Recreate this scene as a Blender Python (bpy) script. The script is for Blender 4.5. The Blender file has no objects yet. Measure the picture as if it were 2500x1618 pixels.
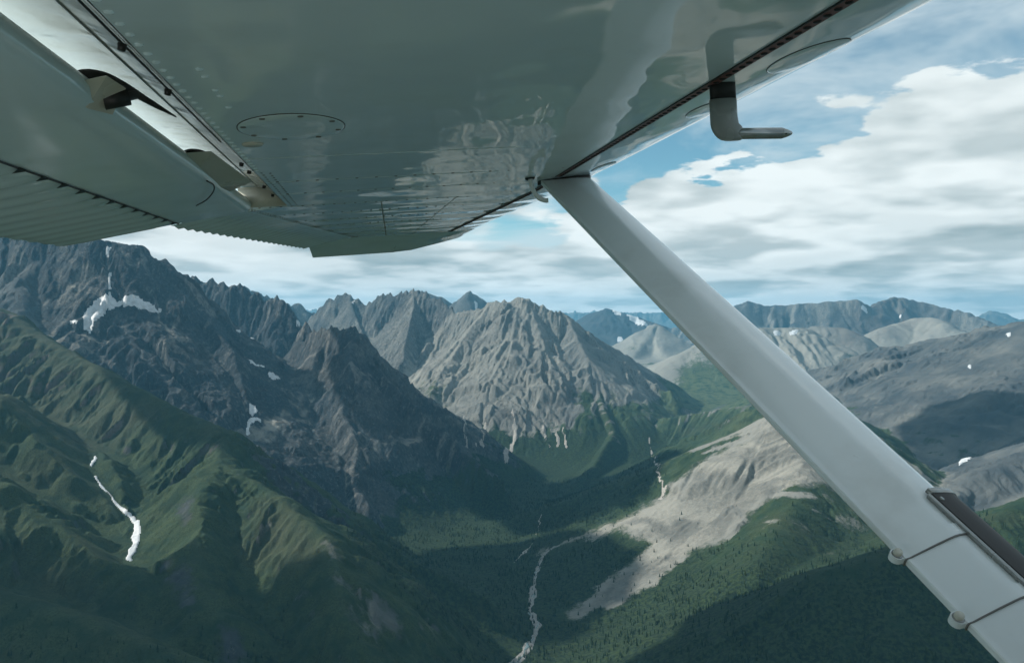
import bpy, math, time
import numpy as np
from mathutils import Vector, Matrix
T0 = time.time()
R = math.radians
scn = bpy.context.scene
COL = scn.collection
rng = np.random.default_rng(11)

# ------------------------------------------------------------------ camera
F_PX, CX, CY, HOR = 1944.0, 1250.0, 809.0, 772.0      # focal length, centre and eye level of a 2500 x 1618 frame
PITCH = math.atan((CY - HOR) / F_PX)
cam_d = bpy.data.cameras.new('camera')
cam = bpy.data.objects.new('camera', cam_d)
COL.objects.link(cam)
cam_d.sensor_width = 36.0
cam_d.lens = 36.0 * F_PX / 2500.0
cam_d.clip_start = 0.05
cam_d.clip_end = 200000.0
cam.location = (0, 0, 0)
cam.rotation_euler = (math.pi / 2 - PITCH, 0, 0)
scn.camera = cam

# ------------------------------------------------------------------ exposure
scn.view_settings.view_transform = 'Standard'
scn.view_settings.look = 'None'
scn.view_settings.exposure = 0.47
scn.view_settings.gamma = 1.0
scn.cycles.use_denoising = True
scn.cycles.use_adaptive_sampling = True
scn.cycles.adaptive_threshold = .02
scn.cycles.max_bounces = 8
scn.cycles.diffuse_bounces = 3
scn.cycles.glossy_bounces = 4
scn.cycles.volume_bounces = 1
scn.cycles.transparent_max_bounces = 8

# ------------------------------------------------------------------ sun
SUN_AZ, SUN_EL = R(-80), R(36)          # azimuth measured from straight ahead, negative to the left
SUN = Vector((math.sin(SUN_AZ) * math.cos(SUN_EL), math.cos(SUN_AZ) * math.cos(SUN_EL), math.sin(SUN_EL)))
sl = bpy.data.lights.new('sun', 'SUN')
sl.energy = 5.0
sl.angle = R(0.6)
sl.color = (1.0, 0.955, 0.87)
so = bpy.data.objects.new('sun', sl)
COL.objects.link(so)
so.rotation_euler = (-SUN).to_track_quat('-Z', 'Y').to_euler()

# ------------------------------------------------------------------ node helpers
def nd(t, kind, **kw):
    n = t.nodes.new(kind)
    for k, v in kw.items():
        if k.startswith('i_'):
            n.inputs[k[2:].replace('_', ' ')].default_value = v
        else:
            setattr(n, k, v)
    return n
def setin(t, sock, v):
    if isinstance(v, bpy.types.NodeSocket): t.links.new(v, sock)
    elif v is not None: sock.default_value = v
def mth(t, op, a, b=None, c=None, clamp=False):
    n = nd(t, 'ShaderNodeMath', operation=op, use_clamp=clamp)
    for i, v in enumerate((a, b, c)):
        if v is not None: setin(t, n.inputs[i], v)
    return n.outputs[0]
def vmth(t, op, a, b=None, s=None):
    n = nd(t, 'ShaderNodeVectorMath', operation=op)
    setin(t, n.inputs[0], a)
    if b is not None: setin(t, n.inputs[1], b)
    if s is not None: setin(t, n.inputs['Scale'], s)
    return n.outputs[1] if op in ('DOT_PRODUCT', 'LENGTH', 'DISTANCE') else n.outputs[0]
def mixc(t, f, a, b, mode='MIX'):
    n = nd(t, 'ShaderNodeMix', data_type='RGBA', blend_type=mode)
    setin(t, n.inputs[0], f); setin(t, n.inputs[6], a); setin(t, n.inputs[7], b)
    return n.outputs[2]
def sstep(t, v, a, b):
    n = nd(t, 'ShaderNodeMapRange', interpolation_type='SMOOTHSTEP')
    setin(t, n.inputs[0], v); n.inputs[1].default_value = a; n.inputs[2].default_value = b
    return n.outputs[0]
def comb(t, x, y, z):
    n = nd(t, 'ShaderNodeCombineXYZ')
    for i, v in enumerate((x, y, z)): setin(t, n.inputs[i], v)
    return n.outputs[0]
def noise(t, vec, scale, detail=6, rough=.55, dist=0.0, ntype='FBM'):
    n = nd(t, 'ShaderNodeTexNoise', noise_type=ntype)
    setin(t, n.inputs['Vector'], vec)
    n.inputs['Scale'].default_value = scale; n.inputs['Detail'].default_value = detail
    n.inputs['Roughness'].default_value = rough; n.inputs['Distortion'].default_value = dist
    return n.outputs[0]
def rgb(r, g, b):                       # sRGB 0..255 -> linear
    f = lambda c: c / 12.92 if c <= .04045 else ((c + .055) / 1.055) ** 2.4
    return (f(r / 255), f(g / 255), f(b / 255), 1.0)

# ------------------------------------------------------------------ world: clear sky with broken cumulus
W = bpy.data.worlds.new('World')
scn.world = W
W.use_nodes = True
t = W.node_tree
t.nodes.clear()
tc = nd(t, 'ShaderNodeTexCoord')
sep = nd(t, 'ShaderNodeSeparateXYZ')
t.links.new(tc.outputs['Generated'], sep.inputs[0])
dx, dy, dz = sep.outputs
sky = nd(t, 'ShaderNodeTexSky', sky_type='NISHITA', sun_disc=False, sun_elevation=SUN_EL, sun_rotation=SUN_AZ,
         altitude=2000.0, air_density=1.0, dust_density=0.6, ozone_density=1.6)
az = mth(t, 'ARCTAN2', dx, dy)
el = mth(t, 'ARCSINE', dz)
elp = mth(t, 'MAXIMUM', el, 0.0)
# cloud space: cells shrink towards the horizon the way a cloud deck does
ev = mth(t, 'LOGARITHM', mth(t, 'ADD', mth(t, 'DIVIDE', elp, 0.10), 1.0), math.e)
hs = mth(t, 'DIVIDE', 0.92, mth(t, 'ADD', elp, 0.15))
def cloud_density(off_el, off_az):
    p = comb(t, mth(t, 'MULTIPLY', mth(t, 'ADD', dx, off_az), hs), mth(t, 'MULTIPLY', dy, hs), mth(t, 'ADD', ev, off_el))
    big = noise(t, p, 1.5, 3, .5)
    wob = noise(t, p, 3.8, 6, .55)
    rd = noise(t, p, 3.4, 3, .60, 0.0, 'RIDGED_MULTIFRACTAL')      # rounded heads with creases between them
    return big, mth(t, 'ADD', mth(t, 'MULTIPLY', wob, .55), mth(t, 'SUBTRACT', .58, mth(t, 'MULTIPLY', rd, .40)))
def blob(a, e, ra, re, k):              # a bank of cloud (k > 0) or an open patch (k < 0)
    u = mth(t, 'DIVIDE', mth(t, 'SUBTRACT', az, a), ra)
    v = mth(t, 'DIVIDE', mth(t, 'SUBTRACT', el, e), re)
    r2 = mth(t, 'ADD', mth(t, 'MULTIPLY', u, u), mth(t, 'MULTIPLY', v, v))
    return mth(t, 'MULTIPLY', mth(t, 'EXPONENT', mth(t, 'MULTIPLY', r2, -1.0)), k)
def pa(px): return math.atan((px - CX) / F_PX)
def pe(py): return math.atan((HOR - py) / F_PX)
SKY_T = .815
bias = None
for (px, py, rx, ry, k) in ((1250, 590, 170, 45, -.16), (700, 690, 500, 90, .14), (1480, 500, 60, 70, -.10), (1000, 640, 300, 70, .08), (1930, 385, 60, 40, -.12), (1850, 350, 50, 40, .08)):
    b = blob(pa(px), pe(py), rx / F_PX, ry / F_PX, k)
    bias = b if bias is None else mth(t, 'ADD', bias, b)
# the cumulus bank on the right: its tops climb to the right, open blue above them
top = mth(t, 'ADD', pe(428), mth(t, 'MULTIPLY', mth(t, 'SUBTRACT', az, pa(1650)), (pe(288) - pe(428)) / (pa(2250) - pa(1650))))
top = mth(t, 'MINIMUM', top, pe(280))
inner = mth(t, 'SUBTRACT', mth(t, 'SUBTRACT', top, el), .050)
bg0, fn0 = cloud_density(0, 0)
top = mth(t, 'ADD', top, mth(t, 'ADD', mth(t, 'MULTIPLY', mth(t, 'SUBTRACT', fn0, .74), .26), mth(t, 'MULTIPLY', mth(t, 'SUBTRACT', bg0, .5), .26)))
dtp = mth(t, 'SUBTRACT', mth(t, 'SUBTRACT', top, el), .050)
bank = mth(t, 'SUBTRACT', mth(t, 'MULTIPLY', sstep(t, dtp, -.03, .06), .62), mth(t, 'MULTIPLY', sstep(t, dtp, .03, -.035), .40))
bank = mth(t, 'ADD', bank, mth(t, 'MULTIPLY', sstep(t, inner, -.035, .02), .80))
bias = mth(t, 'ADD', bias, mth(t, 'MULTIPLY', bank, mth(t, 'MULTIPLY', sstep(t, az, pa(1150), pa(1700)), sstep(t, el, .60, .45))))
bg1, fn1 = cloud_density(0.20, -0.06)
def tot(b_, f_): return mth(t, 'ADD', mth(t, 'MULTIPLY', b_, 1.0), mth(t, 'MULTIPLY', f_, .62))
base, base1 = tot(bg0, fn0), tot(bg1, fn1)
raw = mth(t, 'ADD', base, bias)
den = mth(t, 'SUBTRACT', raw, mth(t, 'MULTIPLY', sstep(t, el, .26, .62), .30))
den = mth(t, 'ADD', den, mth(t, 'MULTIPLY', sstep(t, el, .085, .0), .24))
cov = sstep(t, den, SKY_T - .03, SKY_T + .15)
def tsh(b_, f_): return mth(t, 'ADD', b_, mth(t, 'MULTIPLY', f_, .42))
lit = sstep(t, mth(t, 'SUBTRACT', tsh(bg0, fn0), tsh(bg1, fn1)), -.17, .13)
thick = sstep(t, base, SKY_T + .02, SKY_T + .36)
lit2 = mth(t, 'SUBTRACT', mth(t, 'ADD', mth(t, 'MULTIPLY', lit, .78), mth(t, 'ADD', .36, mth(t, 'MULTIPLY', mth(t, 'MULTIPLY', sstep(t, inner, .08, -.03), sstep(t, az, pa(1150), pa(1700))), .14))), mth(t, 'MULTIPLY', thick, .34), clamp=True)
ccol = mixc(t, lit2, rgb(146, 166, 170), (.94, 1.01, 1.01, 1))
wisp = noise(t, comb(t, mth(t, 'MULTIPLY', dx, hs), mth(t, 'MULTIPLY', dy, hs), mth(t, 'MULTIPLY', ev, 2.2)), 1.1, 5, .60, .5)
wc = mth(t, 'MULTIPLY', sstep(t, mth(t, 'ADD', wisp, mth(t, 'ADD', mth(t, 'MULTIPLY', sstep(t, el, .22, .40), .16), mth(t, 'MULTIPLY', sstep(t, el, .16, .03), .22))), .40, .70), .80)
skyb = vmth(t, 'SCALE', sky.outputs[0], s=0.12)
skyt = mixc(t, 1.0, skyb, (0.84, 1.16, 1.0, 1), 'MULTIPLY')
s1 = mixc(t, wc, skyt, rgb(214, 230, 236))
s2 = mixc(t, cov, s1, ccol)
# under the horizon (never seen past the ground) the sky simply carries on
bg = nd(t, 'ShaderNodeBackground')
t.links.new(s2, bg.inputs[0])
bg.inputs[1].default_value = 0.72
wo = nd(t, 'ShaderNodeOutputWorld')
t.links.new(bg.outputs[0], wo.inputs[0])
W.cycles.sampling_method = 'MANUAL'
W.cycles.sample_map_resolution = 512

# ------------------------------------------------------------------ numpy noise
_perm = rng.permutation(4096).astype(np.int32)
_ang = rng.random(4096).astype(np.float32) * 2 * np.pi
_gx, _gy = np.cos(_ang), np.sin(_ang)
def perlin(x, y):
    xi = np.floor(x).astype(np.int32); yi = np.floor(y).astype(np.int32)
    xf = (x - xi).astype(np.float32); yf = (y - yi).astype(np.float32)
    u = xf * xf * xf * (xf * (xf * 6 - 15) + 10); v = yf * yf * yf * (yf * (yf * 6 - 15) + 10)
    def g(ix, iy, fx, fy):
        h = _perm[(_perm[ix & 4095] + iy) & 4095]
        return _gx[h] * fx + _gy[h] * fy
    a = g(xi, yi, xf, yf); b = g(xi + 1, yi, xf - 1, yf)
    c = g(xi, yi + 1, xf, yf - 1); d = g(xi + 1, yi + 1, xf - 1, yf - 1)
    return ((a + u * (b - a)) * (1 - v) + (c + u * (d - c)) * v) * 1.5
def fbm(x, y, wl, octv=4, gain=.5, ridged=False, seed=0):
    s = 0; a = 1.0; tot = 0
    for k in range(octv):
        n = perlin(x / wl + seed * 17.3 + k * 5.1, y / wl - seed * 9.7 + k * 3.3)
        if ridged: n = 1 - 2 * np.abs(n)
        s = s + a * n; tot += a; a *= gain; wl *= .5
    return s / tot
def smooth01(v, a, b):
    q = np.clip((v - a) / (b - a), 0, 1)
    return q * q * (3 - 2 * q)

def mesh_from(name, verts, quads):
    me = bpy.data.meshes.new(name)
    me.vertices.add(len(verts)); me.vertices.foreach_set('co', np.ascontiguousarray(verts, np.float32).ravel())
    nq = len(quads); k = quads.shape[1]
    me.loops.add(nq * k); me.loops.foreach_set('vertex_index', np.ascontiguousarray(quads, np.int32).ravel())
    me.polygons.add(nq)
    me.polygons.foreach_set('loop_start', np.arange(0, nq * k, k, dtype=np.int32))
    me.update(calc_edges=True)
    me.shade_smooth()
    return me
def vattr(me, name, arr):
    a = me.attributes.new(name, 'FLOAT', 'POINT')
    a.data.foreach_set('value', np.ascontiguousarray(arr, np.float32).ravel())
def new_mat(name):
    m = bpy.data.materials.new(name); m.use_nodes = True
    t = m.node_tree; t.nodes.clear()
    out = nd(t, 'ShaderNodeOutputMaterial'); b = nd(t, 'ShaderNodeBsdfPrincipled')
    t.links.new(b.outputs[0], out.inputs[0])
    return m, t, b
def at(t, name): return nd(t, 'ShaderNodeAttribute', attribute_name=name).outputs['Fac']

# ------------------------------------------------------------------ survey: sight lines from the aircraft
def ray(px, py):
    d = np.array([(px - CX) / F_PX, 1.0, -(py - CY) / F_PX])
    c, s = math.cos(-PITCH), math.sin(-PITCH)
    return np.array([d[0], c * d[1] - s * d[2], s * d[1] + c * d[2]])
def P(px, py, Y):
    r = ray(px, py)
    return r * (Y / r[1])
def project(x, y, z):                   # world -> frame position
    c, s = math.cos(PITCH), math.sin(PITCH)
    yy = c * y - s * z; zz = s * y + c * z
    yy = np.maximum(yy, 1.0)
    return CX + F_PX * x / yy, CY - F_PX * zz / yy

# every ridge: crest points (sight line x, sight line y, metres ahead), crest steepness, steep length, lower steepness,
# crest rounding, gully spacing, gully depth, vegetation limit (height), rock tone, jagged crest
RIDGES = [
 # great dome on the left with its shoulder and buttress
 dict(n='dome', p=[(-900,470,4700),(-400,520,4500),(-60,560,4350),(120,590,4250),(230,588,4250),(330,604,4300),(390,640,4300),(425,690,4320)], S=1.5, L=330, s2=.55, rd=60, gw=300, ga=0.12, veg=-700, tone=0.22, jag=5),
 dict(n='dome_spur', p=[(425,690,4320),(500,765,4150),(570,860,3950),(597,960,3750),(605,1060,3560)], S=1.9, L=260, s2=.65, rd=15, gw=150, ga=.20, veg=-760, tone=0.15, jag=8),
 dict(n='dome_butt', p=[(300,800,3850),(330,850,3700),(420,960,3500),(520,1060,3350)], S=1.3, L=300, s2=.6, rd=60, gw=140, ga=.25, veg=-700, tone=0.2, jag=8),
 dict(n='dome_left', p=[(120,592,4250),(60,680,4000),(40,760,3750)], S=1.1, L=300, s2=.6, rd=40, gw=160, ga=.2, veg=-560, tone=0.4, jag=8),
 # serrated ridge behind the dome
 dict(n='back', p=[(380,690,5600),(460,686,5500),(515,690,5500),(560,703,5450),(600,708,5450),(650,735,5400),(688,732,5350),(712,765,5300),(722,805,5250)], S=2.0, L=260, s2=.6, rd=4, gw=110, ga=.28, veg=-700, tone=0.12, jag=60),
 dict(n='tooth', p=[(730,810,4900),(746,784,4850),(764,812,4800)], S=2.6, L=140, s2=.8, rd=3, gw=70, ga=.2, veg=-700, tone=.2, jag=10),
 dict(n='farleft', p=[(540,712,8200),(590,704,8200),(640,722,8300),(710,748,9000),(735,745,9000),(770,775,9000)], S=1.6, L=400, s2=.6, rd=6, gw=150, ga=.3, veg=-900, tone=.4, jag=70),
 # the spike
 dict(n='spike', p=[(722,846,4650),(752,826,4560),(772,812,4480),(800,806,4400),(835,810,4350),(866,804,4300),(880,826,4280),(905,890,4200),(950,950,4120),(985,965,4080),(1060,1040,3950),(1140,1110,3800),(1230,1190,3600)], S=2.4, L=330, s2=.62, rd=4, gw=120, ga=.24, veg=-770, tone=0.28, jag=45),
 dict(n='spike_rib', p=[(862,812,4300),(850,890,4080),(838,1000,3860),(870,1090,3640),(860,1180,3440),(900,1240,3290)], S=1.7, L=150, s2=.62, rd=10, gw=90, ga=0.34, veg=-800, tone=0.32, jag=24),
 dict(n='spike_left', p=[(795,818,4400),(760,900,4250),(770,1010,4000),(790,1080,3800)], S=1.3, L=120, s2=.66, rd=10, gw=90, ga=.2, veg=-770, tone=0.3, jag=14),
 # green ridge
 dict(n='green', p=[(-420,560,3300),(-150,690,3200),(36,771,3100),(89,817,3000),(161,856,2900),(250,903,2780),(321,939,2680),(375,974,2600),(446,1013,2520),(553,1053,2420)], S=1.05, L=260, s2=0.8, rd=22, gw=250, ga=0.15, veg=120, tone=.35, jag=4),
 dict(n='green_end', p=[(553,1053,2420),(656,1120,2400),(738,1180,2390),(820,1235,2370),(929,1322,2330),(1066,1405,2280),(1180,1460,2250)], S=1.35, L=180, s2=.5, rd=8, gw=120, ga=0.26, veg=-560, tone=0.12, jag=10),
 dict(n='green_spur', p=[(553,1053,2420),(538,1120,2270),(617,1175,2160),(690,1215,2080),(738,1262,2000),(787,1306,1930),(812,1370,1840),(825,1470,1720),(880,1570,1620)], S=1, L=160, s2=0.72, rd=14, gw=170, ga=0.16, veg=-260, tone=.45, jag=3),
 dict(n='green_rib', p=[(538,1120,2270),(470,1200,2060),(455,1290,1900),(470,1400,1760),(520,1500,1640)], S=0.95, L=200, s2=0.75, rd=30, gw=120, ga=.16, veg=60, tone=.3, jag=2),
 # near slopes coming in from the left
 dict(n='nleft1', p=[(-700,620,2500),(-300,830,2420),(0,965,2330),(110,1048,2270),(170,1096,2230)], S=0.95, L=250, s2=0.72, rd=30, gw=230, ga=.12, veg=200, tone=.3, jag=2),
 dict(n='nleft2', p=[(-700,800,2050),(-300,1010,1980),(0,1180,1900),(160,1290,1840),(330,1400,1760),(440,1490,1690)], S=0.9, L=250, s2=0.7, rd=35, gw=200, ga=.12, veg=200, tone=.3, jag=2),
 dict(n='nleft3', p=[(-600,1250,1560),(-200,1380,1500),(0,1452,1470),(200,1510,1430),(420,1605,1380),(600,1690,1330)], S=0.8, L=250, s2=0.62, rd=30, gw=120, ga=.10, veg=200, tone=.3, jag=2),
 # blue spires left of the centre
 dict(n='spires', p=[(745,790,7600),(790,742,7500),(815,733,7400),(848,722,7400),(872,730,7300),(905,742,7200),(930,725,7100),(960,728,7000),(990,722,6900),(1012,716,6800),(1045,728,6700),(1075,745,6600),(1110,768,6450)], S=1.9, L=330, s2=.6, rd=3, gw=130, ga=.28, veg=-700, tone=0.4, jag=85),
 dict(n='spire_rib1', p=[(860,728,7300),(880,800,6900),(930,900,6300)], S=1.8, L=180, s2=.7, rd=4, gw=90, ga=.25, veg=-700, tone=.5, jag=16),
 dict(n='spire_rib2', p=[(1012,716,6800),(1000,790,6400),(985,880,6000)], S=1.7, L=180, s2=.7, rd=4, gw=90, ga=.25, veg=-700, tone=.55, jag=16),
 dict(n='backpeak', p=[(1040,790,9500),(1095,748,9300),(1147,710,9200),(1200,745,9200),(1260,800,9200)], S=1.2, L=500, s2=.6, rd=4, gw=180, ga=.15, veg=-900, tone=.4, jag=30),
 dict(n='backround', p=[(960,760,9500),(1000,724,9400),(1035,712,9400),(1070,724,9400),(1110,760,9400)], S=1.0, L=500, s2=.6, rd=30, gw=200, ga=.12, veg=-900, tone=.35, jag=6),
 # the big grey mountain in the centre
 dict(n='centre', p=[(1110,768,6450),(1160,762,6300),(1200,742,6200),(1240,738,6100),(1270,732,6050),(1292,738,6000),(1330,756,5980),(1385,772,5950),(1430,815,5900),(1480,862,5850),(1525,890,5800),(1575,925,5750),(1640,965,5600)], S=1.25, L=420, s2=.55, rd=8, gw=180, ga=0.34, veg=-720, tone=0.8, jag=42),
 dict(n='centre_rib1', p=[(1200,742,6200),(1130,830,5900),(1080,910,5550),(1040,985,5250),(1020,1040,5000)], S=1.1, L=160, s2=.6, rd=8, gw=120, ga=0.36, veg=-730, tone=0.82, jag=16),
 dict(n='centre_rib2', p=[(1270,732,6050),(1250,830,5700),(1200,930,5350),(1180,1020,5050),(1190,1090,4800)], S=1.1, L=160, s2=.6, rd=8, gw=120, ga=0.36, veg=-730, tone=0.75, jag=16),
 dict(n='centre_rib3', p=[(1292,738,6000),(1330,850,5600),(1330,940,5300),(1340,1020,5050),(1330,1090,4800)], S=1.1, L=160, s2=.6, rd=8, gw=120, ga=0.36, veg=-730, tone=0.75, jag=16),
 dict(n='centre_rib4', p=[(1385,772,5950),(1440,880,5500),(1460,960,5200),(1500,1050,4850),(1470,1110,4550),(1420,1170,4150),(1350,1240,3800)], S=1.0, L=140, s2=.55, rd=10, gw=120, ga=.24, veg=-600, tone=.6, jag=8),
 dict(n='centre_rib5', p=[(1480,862,5850),(1520,960,5450),(1560,1020,5200)], S=1.1, L=160, s2=.6, rd=8, gw=110, ga=0.36, veg=-730, tone=.7, jag=16),
 # terrace above the gorge, right of the confluence
 dict(n='terrace', p=[(1560,1055,5000),(1640,1020,5050),(1760,1000,4900),(1860,985,4700),(2000,960,4500)], S=.9, L=160, s2=.5, rd=60, gw=90, ga=.28, veg=-520, tone=.6, jag=4),
 dict(n='strip', p=[(1600,1165,4250),(1650,1132,4200),(1770,1055,4050),(1840,1000,3950),(1960,950,3850)], S=.7, L=200, s2=.5, rd=25, gw=140, ga=.1, veg=-300, tone=.5, jag=3),
 # pale scree ridge on the right
 dict(n='scree', p=[(1440,1310,3020),(1543,1264,3080),(1620,1216,3130),(1688,1168,3150),(1785,1105,3140),(1872,1028,3100),(1950,985,3050),(2040,1010,2950),(2130,1080,2850),(2230,1190,2750)], S=.78, L=330, s2=.42, rd=12, gw=120, ga=.10, veg=-560, tone=.85, jag=5),
 dict(n='scree_rib', p=[(1950,985,3050),(1960,1150,2650),(1930,1270,2380),(1860,1380,2150)], S=.72, L=300, s2=.40, rd=40, gw=120, ga=.10, veg=-500, tone=.8, jag=4),
 dict(n='near_right', p=[(2900,1100,2100),(2600,1200,2000),(2330,1290,1900),(2170,1345,1850),(2060,1385,1830)], S=.62, L=260, s2=.45, rd=25, gw=120, ga=.10, veg=-150, tone=.6, jag=3),
 # broad grey slope on the right
 dict(n='grey', p=[(3000,640,4300),(2700,730,4500),(2500,786,4700),(2420,802,4850),(2300,826,5050),(2200,850,5200),(2130,872,5300),(2060,925,5350),(1990,950,5400)], S=.42, L=600, s2=.40, rd=60, gw=260, ga=.10, veg=-720, tone=0.36, jag=3),
 dict(n='grey_low', p=[(2800,980,3000),(2600,1060,2850),(2500,1110,2760),(2400,1152,2700),(2320,1195,2650)], S=.6, L=260, s2=.48, rd=25, gw=140, ga=.16, veg=-900, tone=0.3, jag=5),
 # right distance
 dict(n='farridge', p=[(1640,800,11500),(1740,790,11000),(1800,745,10800),(1832,734,10600),(1870,746,10500),(1950,742,10300),(2035,735,10200),(2090,731,10200),(2130,748,10200),(2150,735,10400),(2185,724,10500),(2235,734,10500),(2300,748,10300),(2360,762,10000),(2440,795,9700),(2560,800,9500),(2800,790,9500)], S=1.3, L=300, s2=.42, rd=10, gw=190, ga=.24, veg=-800, tone=0.3, jag=9),
 dict(n='farhump', p=[(1900,830,8200),(1990,796,8000),(2060,800,7900),(2120,840,7700)], S=.7, L=300, s2=.5, rd=50, gw=150, ga=.18, veg=-900, tone=.5, jag=5),
 dict(n='farhump2', p=[(2060,850,8300),(2160,800,8500),(2230,776,8700),(2270,775,8600),(2310,792,8300),(2370,830,7900)], S=.55, L=400, s2=.45, rd=40, gw=160, ga=.12, veg=-900, tone=.8, jag=4),
 dict(n='farpeak', p=[(2360,800,19000),(2400,768,19000),(2420,757,19000),(2450,762,19000),(2480,778,19000),(2560,780,19000),(2700,770,19500)], S=.9, L=700, s2=.4, rd=8, gw=300, ga=.2, veg=-900, tone=.4, jag=25),
 dict(n='blue', p=[(1330,830,12500),(1390,790,12300),(1440,765,12200),(1478,752,12000),(1500,757,12000),(1560,775,11800),(1620,795,11600),(1680,820,11500)], S=.75, L=600, s2=.38, rd=20, gw=260, ga=.14, veg=-900, tone=0.15, jag=10),
 dict(n='bluefoot', p=[(1540,850,9700),(1575,812,9600),(1600,790,9600),(1640,815,9500),(1700,850,9300)], S=.75, L=250, s2=.42, rd=10, gw=150, ga=.16, veg=-700, tone=.7, jag=8),
 dict(n='palehill', p=[(1590,905,7300),(1660,865,7400),(1740,822,7600),(1850,800,7700),(1960,800,7800)], S=.6, L=260, s2=.45, rd=25, gw=150, ga=.14, veg=-560, tone=.85, jag=4),
 dict(n='horizonL', p=[(-2500,740,24000),(-600,745,24000),(600,755,23000),(1250,765,23000),(1900,762,24000),(3200,745,25000)], S=.6, L=900, s2=.3, rd=20, gw=500, ga=.3, veg=-900, tone=.4, jag=60),
]
NF = {n: i for i, n in enumerate(['S', 'L', 's2', 'rd', 'gw', 'ga', 'veg', 'tone', 'jag'])}
CUTS = [([(205,1060,2420),(228,1112,2330),(228,1145,2260),(255,1190,2190),(290,1235,2120),(326,1272,2050),(322,1335,1960),(318,1366,1900),(345,1400,1850)], .72)]
def floor_z(y):
    return np.interp(y, [0, 1500, 4300, 6500, 8500, 12000, 40000], [-915, -912, -900, -655, -500, -380, -330]).astype(np.float32)

def tents(X, Y, warp):
    """Highest of all ridges at each point, with the numbers of the ridge that wins there."""
    H = np.full(X.shape, -3000, np.float32)
    D = np.zeros_like(H); Tt = np.zeros_like(H)
    ID = np.zeros(X.shape, np.int16)
    ox, oy, st = X[0, 0], Y[0, 0], X[0, 1] - X[0, 0]
    wx = X + warp * fbm(X, Y, 420, 3, seed=3)
    wy = Y + warp * fbm(X, Y, 420, 3, seed=4)
    for ri, r in enumerate(RIDGES):
        pts = [P(*q) for q in r['p']]
        arc = 0.0
        for a, b in zip(pts[:-1], pts[1:]):
            reach = min(max((max(a[2], b[2]) + 1000) / r['s2'], 300), 5000)
            x0 = max(int((min(a[0], b[0]) - reach - ox) / st), 0); x1 = min(int((max(a[0], b[0]) + reach - ox) / st) + 1, X.shape[1])
            y0 = max(int((min(a[1], b[1]) - reach - oy) / st), 0); y1 = min(int((max(a[1], b[1]) + reach - oy) / st) + 1, X.shape[0])
            seg = b[:2] - a[:2]; ln = float(np.hypot(*seg))
            if x1 > x0 and y1 > y0:
                sl_ = (slice(y0, y1), slice(x0, x1))
                px = wx[sl_] - np.float32(a[0]); py = wy[sl_] - np.float32(a[1])
                u = np.clip((px * seg[0] + py * seg[1]) / (ln * ln), 0, 1).astype(np.float32)
                d = np.hypot(px - u * seg[0], py - u * seg[1])
                side = np.sign(px * seg[1] - py * seg[0])
                dd = np.sqrt(d * d + r['rd'] ** 2) - r['rd']
                z = a[2] + u * (b[2] - a[2]) - (r['s2'] * dd + (r['S'] - r['s2']) * r['L'] * (1 - np.exp(-dd / r['L'])))
                m = z > H[sl_]
                H[sl_][m] = z[m]; D[sl_][m] = d[m]; ID[sl_][m] = ri
                Tt[sl_][m] = (arc + u * ln + side * 3000)[m]
            arc += ln
    return H, D, Tt, ID

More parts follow.
